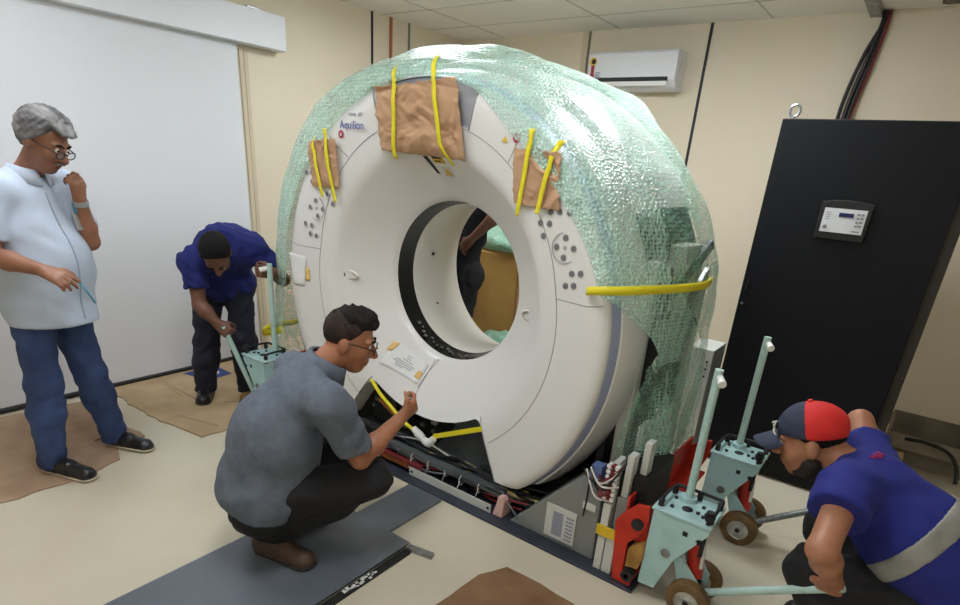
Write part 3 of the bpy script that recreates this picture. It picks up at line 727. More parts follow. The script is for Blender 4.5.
tape([(-2.011,2.194),(-1.885,2.045),(-1.875,1.87),(-1.875,1.77),(-1.835,1.68)], .024, 'yellow tape strip over the large brown paper, bent at its lower end')
tape([(-2.735,1.775),(-2.72,1.62),(-2.70,1.47)], .022, 'outer yellow tape strip over the small brown paper below the lettering', off=.028)
tape([(-2.63,1.81),(-2.635,1.63),(-2.615,1.45)], .022, 'inner yellow tape strip over the small brown paper below the lettering', off=.028)
tape([(-1.355,1.84),(-1.39,1.66),(-1.43,1.50)], .024, 'longer slanting yellow tape strip on the brown paper beside the yellow triangle', off=.028)
tape([(-1.235,1.805),(-1.28,1.65),(-1.315,1.52)], .024, 'shorter slanting yellow tape strip on the brown paper nearest the gantry rim', off=.028)
k = MB(); pth = [V(-1.03,2.128,1.250), V(-.955,2.10,1.268), V(-.875,2.15,1.276), V(-.79,2.28,1.28), V(-.725,2.44,1.28), V(-.705,2.60,1.275), V(-.715,2.72,1.272), V(-.74,2.85,1.268)]
sp = smooth_path(pth, 6); o = len(k.v)
for p in sp: k.v += [tuple(p+V(0,0,.018)), tuple(p-V(0,0,.018))]
for i in range(len(sp)-1): k.f.append((o+2*i, o+2*i+1, o+2*i+3, o+2*i+2)); k.m.append(0)
tag(k.build('tape_strip', 'yellow_tape', smooth='all', thick=.001), 'long level yellow tape strip holding the bubble wrap round the gantry side nearest the cabinet', 'tape')
k = MB(); sp = smooth_path([V(-3.13,2.135,.62), V(-3.25,2.125,.575), V(-3.40,2.16,.535), V(-3.50,2.3,.53), V(-3.5,2.6,.53)], 6)
for p in sp: k.v += [tuple(p+V(0,0,.022)), tuple(p-V(0,0,.022))]
for i in range(len(sp)-1): k.f.append((2*i, 2*i+1, 2*i+3, 2*i+2)); k.m.append(0)
tag(k.build('tape_strip', 'yellow_tape', smooth='all', thick=.001), 'yellow tape strip gathering the bubble wrap low down beside the bending man', 'tape')
sh = thing('notice_sheet', 'white printed sheet stuck below the bore by two bits of masking tape', 'paper', fxz(-2.24, .57))
def lpatch(name, pts, k, parent, off, nu=10, nv=10):
    A, B, C_, D = [V(q) for q in pts]; mb = MB()
    mb.grid(lambda u, v: fxz(*((A*(1-u)+B*u)*(1-v)+(D*(1-u)+C_*u)*v), off), nu, nv); return mb.build(name, k, parent, smooth='all', thick=.0008)
SA, SB, SC_, SD = V(-2.335,.685), V(-2.088,.588), V(-2.112,.483), V(-2.386,.553)
sq = lambda u, v: tuple((SA*(1-u)+SB*u)*(1-v)+(SD*(1-u)+SC_*u)*v)
lpatch('sheet', [SA, SB, SC_, SD], 'paper_white', sh, .004)
lpatch('masking_tape', [sq(-.02,.02), sq(.12,.0), sq(.06,.40), sq(-.06,.42)], 'masking_tape', sh, .007, 5, 5)
lpatch('masking_tape', [sq(.86,.42), sq(1.0,.42), sq(.98,.78), sq(.84,.76)], 'masking_tape', sh, .007, 5, 5)
for i, (u0, u1, v) in enumerate(((.45,.58,.30),(.40,.66,.40),(.25,.75,.50),(.2,.72,.58),(.28,.7,.66),(.3,.5,.74),(.44,.55,.20))):
    lpatch('print_line', [sq(u0,v), sq(u1,v), sq(u1,v+.025), sq(u0,v+.025)], 'ink_grey', sh, .0062, 6, 2)
sh = thing('paper_label', 'small white paper label with orange tape at the gantry rim nearest the bending man', 'paper', fxz(-2.95, 1.03))
lpatch('sheet', [(-3.02,1.125),(-2.885,1.112),(-2.91,.935),(-3.01,.935)], 'paper_white', sh, .004)
lpatch('masking_tape', [(-2.895,1.05),(-2.865,1.05),(-2.865,.975),(-2.895,.975)], 'masking_tape', sh, .007, 4, 6)

lpatch('warning_label', [(-2.0,1.722),(-1.925,1.722),(-1.918,1.685),(-1.995,1.685)], 'warn_yellow', fcov, .002)
lpatch('label_print', [(-1.99,1.715),(-1.935,1.715),(-1.933,1.704),(-1.988,1.704)], 'near_black', fcov, .0035)
lpatch('label_print', [(-1.985,1.697),(-1.945,1.697),(-1.945,1.691),(-1.985,1.691)], 'near_black', fcov, .0035)
lpatch('triangle_label', [(-1.965,1.672),(-1.91,1.672),(-1.905,1.628),(-1.96,1.628)], 'logo_white', fcov, .002)
lpatch('warning_triangle', [(-1.937,1.668),(-1.936,1.668),(-1.912,1.634),(-1.956,1.634)], 'warn_yellow', fcov, .0035)
lpatch('black_slash', [(-2.045,1.712),(-2.018,1.712),(-1.995,1.638),(-2.012,1.638)], 'near_black', fcov, .003)
# ================================================================== THINGS ON THE FLOOR
def jack(ox, oy, sx, label, bar_end, bar_mat='teal_pole'):
    """transport jack; sx = +1 stands right of the scanner, -1 left"""
    X = lambda x: ox+sx*x
    J = thing('transport_jack', label, 'jack', (ox+sx*.12, oy+.1, 0), 'teal transport jacks')
    gus = [(0,.065),(.004,.44),(.232,.44),(.232,.415),(.122,.236),(.070,.068)]
    b = MB()
    for y in (0, .185): b.prism([(X(x), oy+y, z) for x, z in gus], (0,0,0), (0,.012,0))
    b.bx(X(0), X(.012), oy+.012, oy+.185, .10, .43)
    hs = b.build('housing', 'teal_paint', J, bevel=.003)
    MB().bx(X(-.004), X(.236), oy-.006, oy+.205, .44, .452).build('top_plate', 'teal_paint', hs, bevel=.003)
    k = MB().disc((X(.115), oy+.075, .453), (0,0,1), .022, .003, 20)
    k.build('round_hole', 'near_black', hs)
    for x, y in ((.16,.07),(.185,.055),(.165,.13),(.06,.05),(.05,.13)): MB().disc((X(x), oy+y, .455), (0,0,1), .008, .01, 10).build('bolt', 'near_black', hs)
    k = MB().disc((X(.088), oy-.001, .262), (0,1,0), .02, .006, 20); k.build('pivot_pin', 'galvanised', hs)
    MB().bx(X(.135), X(.155), oy-.002, oy, .375, .395).build('stencil_mark', 'dark_metal', hs); k = MB().bx(X(.19), X(.222), oy-.002, oy, .37, .378).bx(X(.196), X(.215), oy-.002, oy, .36, .384); k.build('stencil_mark', 'dark_metal', hs)
    k = MB().tube(smooth_path([(X(.02),oy+.03,.452),(X(.02),oy+.04,.485),(X(.025),oy+.16,.487),(X(.05),oy+.185,.487),(X(.19),oy+.185,.487),(X(.225),oy+.17,.487),(X(.225),oy+.05,.485),(X(.225),oy+.035,.452)], 4), .0075, 8)
    for x, y in ((.02,.03),(.03,.17),(.13,.185),(.22,.165)): k.disc((X(x), oy+y, .468), (0,0,1), .012, .03, 10)
    k.build('guard_rail', 'near_black', J, smooth='all')
    k = MB().tube([(X(.215),oy+.02,.30),(X(.215),oy+.02,.49)], .009, 10).tube([(X(.215),oy+.02,.47),(X(.215),oy+.02,.51)], .016, 10); k.disc((X(.215),oy+.02,.49), (0,0,1), .022, .012, 8)
    k.build('adjusting_screw', 'near_black', J, smooth=True)
    p = MB().tube([(X(.095),oy+.15,.40),(X(.092),oy+.15,1.035)], .0165, 14); pl_ = p.build('lever_pole', 'teal_pole', J, smooth=True)
    MB().tube([(X(.094),oy+.155,1.01),(X(.125),oy+.10,.995)], [.014,.016], 10).build('pole_grip', 'white_plastic', pl_, smooth=True)
    MB().disc((X(.094),oy+.15,.46), (0,0,1), .034, .022, 16).build('pole_collar', 'teal_paint', pl_)
    MB().prism([(X(.115),oy+.03,.235),(X(.145),oy+.03,.255),(X(.25),oy+.03,.145),(X(.245),oy+.03,.085),(X(.15),oy+.03,.135)], (0,0,0), (0,.012,0)).build('fork_arm', 'teal_paint', J, bevel=.002); MB().prism([(X(.115),oy+.155,.235),(X(.145),oy+.155,.255),(X(.25),oy+.155,.145),(X(.245),oy+.155,.085),(X(.15),oy+.155,.135)], (0,0,0), (0,.012,0)).build('fork_arm', 'teal_paint', J, bevel=.002)
    cy = MB().tube([(X(.165),oy+.1,.40),(X(.20),oy+.1,.15)], .034, 16); cy.build('hydraulic_cylinder', 'red_paint', J, smooth=True)
    MB().bar((X(.215),oy+.065,.34), (X(.225),oy+.065,.22), .02, .012, (1,0,0)).build('cylinder_label', 'logo_white', J)
    for y in (.005, .185):
        w = MB().lathe((X(.215), oy+y, .088), (0,1,0), [(-.026,.05),(-.026,.078),(-.018,.088),(.018,.088),(.026,.078),(.026,.05)], 32)
        w = w.build('wheel', 'brown_tyre', J, smooth=True)
        h = MB().lathe((X(.215), oy+y, .088), (0,1,0), [(-.030,0),(-.030,.018),(-.020,.022),(-.017,.05),(-.024,.058),(.024,.058),(.02,.05),(.02,0)], 28); h.build('hub', 'hub_metal', w, smooth=True)
    MB().tube([(X(.215),oy-.03,.088),(X(.215),oy+.22,.088)], .012, 10).build('axle', 'dark_metal', J, smooth=True)
    if bar_end is not None:
        s0 = V(X(.245), oy+.08, .095) if sx > 0 else V(X(.2), oy+.05, .14)
        MB().tube([s0, V(bar_end)], .016, 12).build('tow_bar', bar_mat, J, smooth=True)
        MB().bar((X(.2),oy+.09,.09), s0, .05, .02).build('bar_socket', 'dark_metal', J)
    return J
jack(-.570, 2.078, 1, 'teal transport jack with wheels whose tow bar the man in the cap holds', (.115, 1.977, .490))
jack(-.545, 2.79, 1, 'second teal jack on wheels, standing in front of the black cabinet', (.07, 3.02, .30), 'bar_grey')
jack(-3.085, 1.95, -1, 'teal transport jack worked by the bending man in royal blue', (-3.365, 1.865, .635))
# red lifting brackets
def bracket(ox, oy, sx, label):
    X = lambda x: ox+sx*x
    B = thing('lifting_bracket', label, 'bracket', (ox, oy+.3, 0), 'red lifting brackets')
    pr = [(0,.01),(-.03,.31),(.0,.36),(.05,.42),(.105,.432),(.112,.36),(.085,.28),(.04,.22),(.045,.06),(.085,.06),(.085,.01)]
    MB().prism([(X(x), oy, z) for x, z in pr], (0,0,0), (0,.022,0)).build('front_plate', 'red_paint', B, bevel=.004)
    MB().prism([(X(x), oy+.86, z) for x, z in pr], (0,0,0), (0,.022,0)).build('rear_plate', 'red_paint', B, bevel=.004)
    k = MB().bx(X(.0), X(.11), oy+.02, oy+.86, .235, .25).bx(X(.0), X(.012), oy+.02, oy+.86, .25, .43).bx(X(.0), X(.085), oy+.02, oy+.86, .02, .035)
    k.prism([(X(.012),oy+.022,.25),(X(.11),oy+.022,.25),(X(.11),oy+.022,.42),(X(.06),oy+.022,.41)], (0,0,0), (0,.015,0))
    k.build('channel', 'red_paint', B, bevel=.003)
    MB().disc((X(.07), oy-.004, .335), (0,1,0), .026, .02, 18).build('pin', 'dark_metal', B)
    MB().prism([(X(.055),oy-.02,.21),(X(.12),oy-.02,.27),(X(.125),oy-.02,.19),(X(.11),oy-.02,.13),(X(.055),oy-.02,.12)], (0,0,0), (0,.12,0)).build('wood_block', 'wood_block', B, bevel=.003)
    k = MB().lathe((X(.075),oy-.02,.085), (0,1,0), [(-.02,.012),(-.02,.026),(.03,.026),(.03,0)], 18); k.build('hollow_bolt', 'dark_metal', B, smooth=True)
    return B
bracket(-.69, 2.088, 1, 'red steel lifting bracket between the wired card rack and the teal jacks')
bracket(-3.16, 2.15, -1, 'red steel lifting bracket behind the crouching man in grey')
# floor plates
p = thing('floor_plate', 'wide blue grey floor plate under the crouching man in grey', 'floor plate', (-1.8, .9, 0))
MB().bx(-2.115, -1.52, -.2, 1.648, .022, .030).build('top_sheet', 'plate_blue', p, bevel=.001)
MB().bx(-2.105, -1.535, -.19, 1.64, .0, .022).build('edge_frame', 'plate_edge', p)
tag(MB().bx(-1.905, -1.668, 1.652, 2.05, 0, .014).build('floor_plate', 'plate_blue', bevel=.001), 'narrow blue grey floor plate leading up to the scanner base', 'floor plate')
r = thing('perforated_rail', 'black perforated steel rail lying along the wide floor plate', 'rail', (-1.50, 1.35, 0))
MB().bx(-1.519, -1.482, 1.10, 1.615, .001, .012).build('rail', 'near_black', r, bevel=.001)
MB().disc((-1.50, 1.125, .0125), (0,0,1), .008, .002, 12).build('hole', 'paper_white', r)
k = MB()
for i in range(18): k.box((-1.50+rng.uniform(-.012,.012), 1.24+.01*i, .0125), (rng.uniform(.004,.02), .014, .002))
k.build('torn_tape', 'paper_white', r)
tag(MB().bar((-1.515,1.632,.012), (-1.385,1.660,.012), .03, .022).build('metal_bar', 'galvanised', bevel=.002), 'short grey metal bar sticking out past the wide floor plate', 'bar')
# cardboard on the floor
def board(name, poly, z0, th, k, label, jag=.012, holes=None, parent=None):
    P = []
    n = len(poly); r2 = np.random.default_rng(len(poly)*7)
    for i in range(n):
        a, b = V(poly[i]), V(poly[(i+1) % n]); m = max(2, int(np.linalg.norm(b-a)/.06))
        for j in range(m):
            q = a+(b-a)*j/m
            if j: q = q+r2.uniform(-jag, jag, 2)
            P.append((q[0], q[1], z0))
    o = MB().prism(P, (0,0,0), (0,0,th)).build(name, k)
    if label: tag(o, label, 'cardboard', 'flattened cardboard on the floor')
    return o
cA = board('flattened_cardboard', [(-4.33,.84),(-4.24,1.40),(-3.86,1.33),(-3.47,1.345),(-3.45,1.18),(-3.28,1.12),(-3.21,.94),(-3.22,.5),(-3.3,.25),(-4.2,.2)], .001, .006, 'cardboard_a', 'brown cardboard sheet under the feet of the standing man')
k = MB()
for a, b in (((-3.47,1.30),(-3.62,1.22)),((-3.62,1.22),(-3.60,1.12)),((-3.45,1.18),(-3.55,1.19))): k.bar((a[0],a[1],.010), (b[0],b[1],.010), .012, .006)
k.build('torn_flap', 'cardboard_c', cA)
cB = board('flattened_cardboard', [(-4.40,1.50),(-4.41,1.95),(-4.36,2.62),(-3.6,2.75),(-3.45,2.2),(-3.22,1.81),(-3.225,1.57),(-3.62,1.505),(-4.03,1.485),(-4.1,1.50)], .001, .010, 'cardboard_b', 'tan cardboard sheet under the bending man in blue')
k = MB()
for a, b in (((-4.36,1.85),(-3.80,1.84)),((-4.22,1.83),(-3.9,1.80)),((-3.30,1.72),(-3.62,1.62)),((-3.62,1.95),(-3.5,2.1))): k.bar((a[0],a[1],.0115), (b[0],b[1],.0115), .008, .003)
k.build('crease', 'cardboard_a', cB)
k = MB().prism([(-4.33,2.03,.0112),(-4.34,2.30,.0112),(-4.09,2.30,.0112),(-4.07,2.09,.0112)], (0,0,0), (0,0,.001)); pb = k.build('blue_print', 'print_blue', cB)
k = MB().disc((-4.2,2.2,.0128), (0,0,1), .05, .0012, 20); k.build('print_mark', 'logo_white', pb)
board('flattened_cardboard', [(-1.18,1.40),(-1.155,1.71),(-1.09,1.838),(-.915,1.845),(-.74,1.832),(-.55,1.60),(-.6,1.2),(-.9,1.1)], .001, .005, 'cardboard_c', 'brown cardboard corner at the bottom edge in front of the grey tray', .006)
# behind the bore
bx = thing('cardboard_box', 'large yellowish cardboard box seen through the bore', 'box', (-2.75, 4.2, 0))
R15 = np.array([[math.cos(.22),-math.sin(.22),0],[math.sin(.22),math.cos(.22),0],[0,0,1]])
MB().box((-2.72,4.22,.52), (.78,.60,1.03), R15).build('carton', 'cardboard_box', bx, bevel=.006)
k = MB(); k.box(V(-2.72,4.22,.52)+R15@V(.12,-.303,0), (.012,.004,1.02), R15); k.build('carton_seam', 'cardboard_c', bx)
def mound(name, c, r, label, seed, k='bubble_far'):
    s = SDF(); s.ell(c, r); c = V(c)
    r2 = np.random.default_rng(seed)
    for _ in range(8): s.ell(c+r2.uniform(-.7,.7,3)*V(r)*V(1,1,.5), V(r)*r2.uniform(.3,.5), k=.05)
    return tag(skin(name, s.mesh(.015, [((0,0,c[2]-r[2]*.6), (0,0,-1))], wr=.012, wl=.12, seed=seed), k), label, 'bubble wrap')
mound('bubble_wrap_bundle', (-2.72,4.2,1.12), (.40,.32,.13), 'crumpled green bubble wrap lying on the cardboard box behind the bore', 3)
mound('bubble_wrap_bundle', (-2.42,3.62,.20), (.34,.2,.30), 'green bubble wrap heap on the floor behind the bore', 5)
# beside and behind the cabinet
gb = thing('equipment_box', 'light grey metal box between the bubble wrap and the black cabinet', 'box', (-.92, 3.85, 0))
MB().bx(-1.02, -.855, 3.72, 4.0, 0, .70).build('casing', 'panel_pale', gb, bevel=.004)
for i in range(3): MB().disc((-.885,3.717,.62-.05*i), (0,1,0), .007, .006, 10).build('screw', 'near_black', gb)
ct = thing('open_carton', 'dark grey brown open carton on the floor behind the man in the cap', 'box', (.45, 4.75, 0))
k = MB(); k.bx(.19, .64, 4.58, 5.0, .003, .012); k.bx(.19, .64, 4.58, 4.59, .012, .20); k.bx(.19, .64, 4.99, 5.0, .012, .24); k.bx(.19, .20, 4.59, 4.99, .012, .22); k.bx(.63, .64, 4.59, 4.99, .012, .21)
k.build('carton', 'carton_grey', ct)
k = MB(); k.prism([(.19,4.58,.20),(.64,4.58,.20),(.66,4.47,.13),(.2,4.47,.14)], (0,0,0), (0,0,.006)); k.build('flap', 'carton_grey', ct)
tag(MB().bx(.14, .30, 4.35, 4.5, .0, .12).build('wood_offcut', 'cardboard_b', bevel=.003), 'small tan block in front of the open carton', 'block')
tag(MB().tube(smooth_path([(.28,4.52,.20),(.40,4.50,.215),(.52,4.48,.19),(.58,4.44,.12),(.60,4.40,.03)], 8), .012, 8).build('cable', 'cable_black', smooth='all'), 'black cable hanging over the flap of the open carton', 'cable')
# ================================================================== PEOPLE
UP = V(0,0,1)
def onmesh(o, p):
    ok, c, n, i = o.closest_point_on_mesh(Vector(p)); return V(*c)+V(*n)*.002
def frame(f, up=UP):
    f = nz(f); s = nz(np.cross(f, up)); u = np.cross(s, f); return f, s, u      # forward, the person's right, up
def lerp(a, b, t): return V(a)+(V(b)-V(a))*t
def head(S, c, f, up=UP, sc=1.0, jaw=1.0):
    f, s, u = frame(f, up); L = lambda a, b, d: V(c)+sc*(a*s+b*f+d*u); R = np.array([s, f, u]).T
    S.ell(L(0,-.012,.035), V(.077,.098,.092)*sc, R, .02)
    S.ell(L(0,.030,-.035), V(.063,.068,.082)*sc, R, .03)
    S.ell(L(0,.052,-.098), V(.036*jaw,.036,.030)*sc, R, .03)
    for q in (-1, 1):
        S.ell(L(q*.038,.058,-.032), V(.026,.026,.026)*sc, R, .02)        # cheeks
        S.ell(L(q*.078,-.008,-.012), V(.011,.022,.034)*sc, R, .008)       # ears
        S.ell(L(q*.030,.082,.028), V(.026,.014,.010)*sc, R, .012)         # brows
    for q in (-1, 1): S.sub(L(q*.031,.106,.006), .017*sc, .012)
    for q in (-1, 1): S.ell(L(q*.031,.082,.006), V(.014,.012,.012)*sc, R, .004)
    S.cone(L(0,.094,.012), L(0,.119,-.030), .009*sc, .0145*sc, .010)
    for q in (-1, 1): S.ell(L(q*.012,.104,-.036), V(.010,.012,.009)*sc, R, .006)
    S.ell(L(0,.091,-.062), V(.026,.014,.008)*sc, R, .006); S.ell(L(0,.088,-.076), V(.023,.014,.009)*sc, R, .006)
    return L, R
def hand(S, w, d, nrm, t, curl, sc=1.0, spread=.12, thumb=.5, k=.006):
    """w wrist, d hand direction, nrm = way the palm faces, t = towards the thumb; curl = bend per joint in radians (4 fingers or one)"""
    w = V(w); d = nz(d); nrm = nz(nrm-d*np.dot(nrm, d)); t = nz(t-d*np.dot(t, d)-nrm*np.dot(t, nrm))
    cl = curl if hasattr(curl, '__len__') else [curl]*4
    offs = [.030, .010, -.011, -.030]; ln = [.070, .078, .072, .056]
    for o in offs: S.cone(w+t*o*.55*sc+d*.012*sc, w+d*.088*sc+t*o*sc, .0155*sc, .0125*sc, .014)
    S.cone(w+d*.02*sc, w+d*.06*sc, .026*sc, .030*sc, .02, (nrm, 1.9))
    for o, l, c in zip(offs, ln, cl):
        p = w+d*.088*sc+t*o*sc; dd = nz(d+t*o*spread/.03)
        r = .0098
        for q, fr in enumerate((.46, .30, .24)):
            a = c*(.9 if q == 0 else 1.05); ax = dd; dd = nz(dd*math.cos(a)+nrm*math.sin(a)); nrm2 = nz(nrm*math.cos(a)-ax*math.sin(a))
            n = p+dd*l*fr*sc; S.cone(p, n, r*sc, (r-.0009)*sc, k); p = n; r -= .0009
            nrm_, nrm = nrm, nrm2
        nrm = nz(V(nrm_)) if False else nrm0(d, nrm, t)
    p = w+d*.028*sc+t*.024*sc; dd = nz(d*.75+t*.62+nrm*.25)
    for q, (l, a) in enumerate(((.042, 0), (.032, thumb), (.026, thumb))):
        dd = nz(dd+(nrm*.75-t*.6)*a) if q else dd
        n = p+dd*l*sc; S.cone(p, n, (.0135-.002*q)*sc, (.012-.002*q)*sc, .008); p = n
def nrm0(d, n, t):
    c = np.cross(t, d); return c if HSIGN[0] > 0 else -c
HSIGN = [1]
def put_hand(S, w, d, nrm, t, curl, **kw):
    d = nz(d); n = V(nrm)-d*np.dot(nrm, d); tt = V(t)-d*np.dot(t, d); tt = tt-nz(n)*np.dot(tt, nz(n))
    HSIGN[0] = 1 if np.dot(np.cross(nz(tt), d), n) > 0 else -1
    hand(S, w, d, V(nrm), V(t), curl, **kw)
def torso(S, J, g=0, k=.05):
    tf = J['tf']; P, C, N = J['P'], J['C'], J['N']
    S.cone(P, C, J.get('rw', .135)+g, J.get('rc', .15)+g, k, (tf, J.get('fl', 1.35)))
    S.cone(C, lerp(C, N, .8), J.get('rc', .15)+g, .10+g, k, (tf, 1.45))
    for q in 'RL':
        S.cone(lerp(C, N, .55), J['S'+q], .095+g, .062+g, k)
    S.cone(J['HR'], J['HL'], .105+g, .105+g, k)
    S.cone(P, lerp(J['HR'], J['HL'], .5), .12+g, .12+g, k)
    if 'belly' in J: S.ell(J['belly'][0], V(J['belly'][1])+g, None, k)
def arm(S, J, q, g=0, upto=1.0, k=.03, r=(.052,.042,.044,.028), clip=False):
    A, E, W = J['S'+q], J['E'+q], J['W'+q]
    if upto < 1:
        e = lerp(A, E, upto); S.cone(A, e, r[0]+g+.006, r[1]+g+.008, k, None, (e, V(E)-V(A))); return
    S.cone(A, E, r[0]+g, r[1]+g, k); S.cone(E, lerp(E, W, .35), r[1]+g, r[2]+g, .02); S.cone(lerp(E, W, .35), W, r[2]+g, r[3]+g, .02)
def leg(S, J, q, g=0, k=.035, bag=0, cut=None, r=(.088,.06,.057,.038)):
    H, K, A = J['H'+q], J['K'+q], J['A'+q]
    S.cone(H, K, r[0]+g, r[1]+g+bag*.5, k); c = lerp(K, A, .35)
    S.cone(K, c, r[1]+g+bag*.5, r[2]+g+bag, k); 
    e = lerp(K, A, cut) if cut else A
    S.cone(c, e, r[2]+g+bag, r[3]+g+bag*1.5, k, None, (e, V(A)-V(K)) if cut else None)
def shoe(P, heel, toe, z, k, kind='shoe', w=.044, h=.085, shaft=None, sole='sole_dark', lab=None):
    heel = V(*heel[:2], z); toe = V(*toe[:2], z); d = nz(toe-heel); L = np.linalg.norm(toe-heel)
    S = SDF(); a = heel+d*w*.9; b = toe-d*w; fl = (UP, .62)
    S.cone(a+UP*.035, b+UP*.018, w, w*1.02, .03); S.cone(a+UP*.045, lerp(a, b, .5)+UP*.045, w*.95, w*.85, .03)
    if shaft is not None: S.cone(a+UP*.05+d*.012, V(shaft), w*.98, w*1.08, .03, None, (V(shaft), V(shaft)-(a+UP*.05)))
    o = skin(kind, S.mesh(.006, [((0,0,z+.008), (0,0,-1))], wr=.0015, wl=.04), k, P)
    T = SDF(); T.cone(a, b, w+.003, w*1.03+.004, .02)
    skin('sole', T.mesh(.006, [((0,0,z+.014), (0,0,1)), ((0,0,z), (0,0,-1))]), sole, o)
    return o
def hair(P, L, R, c, f, up, kind, k, front=.070, side=.012, nape=-.055, grow=.012, tuft=.004, sc=1.0, top=.0, recede=0):
    f, s, u = frame(f, up); S = SDF()
    S.ell(L(0,-.014,.037), (V(.077,.098,.092)+grow)*sc, R, .02)
    if top: S.ell(L(0,.0,.075), V(.066,.085,.060+top)*sc, R, .03)
    P_, Q = S.mesh(.006, [(L(0,.048,front), f*.75-u*.66), (L(0,-.02,nape), -u), (L(0,.030,side), f*.95-u*.30)], wr=tuft, wl=.03, seed=int(abs(c[0])*100), mrg=.05)
    return skin(kind, (P_, Q), k, P)
def eyes(P, L, sc=1.0):
    for q in (-1, 1):
        e = MB(); C0 = L(q*.031,.088,.006); fd = nz(L(0,1,0)-L(0,0,0))
        e.lathe(C0, fd, [(.0085*sc*math.sin(a), .0105*sc*math.cos(a)) for a in np.linspace(-PI/2, PI/2, 9)], 14, 0)
        e.disc(C0+fd*.0078*sc, fd, .0055*sc, .0025, 12, 1); e.build('eye', ['eye_white', 'eye_dark'], P, smooth=True)
def brows(P, L, k, sc=1):
    b = MB()
    for q in (-1, 1): b.tube([L(q*.012,.100,.026), L(q*.03,.098,.034), L(q*.05,.084,.028)], [.004, .0052, .003], 6)
    b.build('eyebrows', k, P, smooth='all')
def glasses(P, L, drop=-.002, fw=.108, square=False):
    g = MB()
    for q in (-1, 1):
        c = L(q*.033, fw, drop); s = nz(L(1,0,0)-L(0,0,0)); u = nz(L(0,0,1)-L(0,0,0))
        N = 24; pw = .55 if square else .8
        sg = lambda x: math.copysign(abs(x)**pw, x)
        g.tube([c+s*.027*sg(math.cos(a))*.9+u*.016*sg(math.sin(a)) for a in np.linspace(0, 2*PI, N+1)], .0026, 6, cap=False)
        g.tube([L(q*.060, fw-.004, drop+.010), L(q*.078,.04,drop+.012), L(q*.080,-.012,drop+.010), L(q*.078,-.03,drop-.008)], .0026, 6)
    g.tube([L(-.007,fw+.002,drop+.006), L(0,fw+.006,drop+.008), L(.007,fw+.002,drop+.006)], .0026, 6)
    g = g.build('glasses', 'glasses_black', P, smooth='all')
    for q in (-1, 1):
        c = L(q*.033, fw, drop); MB().disc(c, nz(L(0,1,0)-L(0,0,0)), .022, .001, 18).build('lens', 'lens_clear', g)
def collar(P, N, up, f, k, r=.068, h=.035, opening=True):
    f, s, u = frame(f, up); m = MB(); n = 28; o = []
    for i in range(n+1):
        a = PI/2+.18+(2*PI-.36)*i/n; d = s*math.cos(a)+f*math.sin(a)
        dip = .02*max(0, math.sin(a))
        o += [V(N)+d*r*.86+u*(h-dip), V(N)+d*(r+.004)+u*(h*1.02-dip), V(N)+d*(r+.022)+u*(-.012-dip*1.6)]
    fs = [(3*i+j, 3*i+3+j, 3*i+4+j, 3*i+1+j) for i in range(n) for j in range(2)]
    m.add(o, fs); return m.build('collar', k, P, smooth='all', thick=.004)
def lipmask(L, P):
    c = L(0,.1,-.069); return lambda X: (np.linalg.norm((X-c)*1.0, axis=1) < .019)
def person(name, label, J, skin_k, hd=None):
    T = thing('person', label, 'person', (J['P'][0], J['P'][1], 0))
    S = SDF(); torso(S, J, -.004)
    for q in 'RL': arm(S, J, q, 0); leg(S, J, q, -.004)
    for q in 'RL':
        d = nz(V(J['T'+q])-V(J['A'+q])); d[2] = 0
        S.cone(V(J['A'+q])-UP*.03, V(J['T'+q])*V(1,1,0)+UP*(min(J['AR'][2],J['AL'][2])-.065)-nz(d)*.06, .030, .020, .02)
    S.cone(J['N'], lerp(J['N'], J['Hc'], .78), .060, .056, .03)
    L, R = head(S, J['Hc'], J['Hf'], J.get('Hu', UP), J.get('hs', 1.0))
    for q in 'RL':
        if 'hand'+q in J: put_hand(S, J['W'+q], **J['hand'+q])
    lm = lipmask(L, None)
    skin('body', S.mesh(.0065), [skin_k, 'lips'], T, lambda X: lm(X))
    eyes(T, L, J.get('hs', 1.0))
    return T, L, R
def cloth(T, S, name, k, h=.009, wr=.005, wl=.09, seed=1, cuts=(), mi=None):
    return skin(name, S.mesh(h, cuts, wr, wl, seed, .06), k, T, mi)
# ---- standing man in the white shirt
f1 = nz(V(.92,.38,0)); s1 = V(.38,-.92,0)
J = dict(P=V(-3.475,1.0,.93), C=V(-3.47,1.01,1.24), N=V(-3.46,1.03,1.50), tf=f1, rw=.15, rc=.155, fl=1.25,
    HR=V(-3.455,.92,.90), HL=V(-3.515,1.08,.90), KR=V(-3.405,.885,.49), KL=V(-3.485,1.125,.48), AR=V(-3.385,.84,.09), AL=V(-3.475,1.185,.09),
    TR=V(-3.145,.93,0), TL=V(-3.27,1.285,0), SR=V(-3.405,.85,1.44), SL=V(-3.55,1.19,1.44), ER=V(-3.355,.79,1.155), EL=V(-3.365,1.205,1.195),
    WR=V(-3.125,.91,1.115), WL=V(-3.325,1.18,1.395), Hc=V(-3.345,1.085,1.655), Hf=V(.74,.46,-.48), Hu=V(.25,.2,1), belly=(V(-3.415,1.055,1.10), (.150,.145,.22)))
J['handR'] = dict(d=V(.80,.40,-.26), nrm=V(-.1,.45,-.85), t=V(.2,.5,.4), curl=[.35,.42,.5,.55])
J['handL'] = dict(d=V(.30,-.10,.95), nrm=V(-.80,-.45,.25), t=V(-.45,.8,.1), curl=[.75,.95,1.05,1.1])
T, L, R = person('p1', 'grey haired man in a white shirt and jeans standing with a hand at his mouth', J, 'skin_a')
S = SDF(); torso(S, J, .016); hb = V(-3.435,1.015,.79)
S.cone(J['C'], hb, .165, .195, .06, (f1, 1.06), (hb, (0,0,-1)))
for q in 'RL': arm(S, J, q, .022, .78)
c_ = lerp(J['N'], J['Hc'], .25)
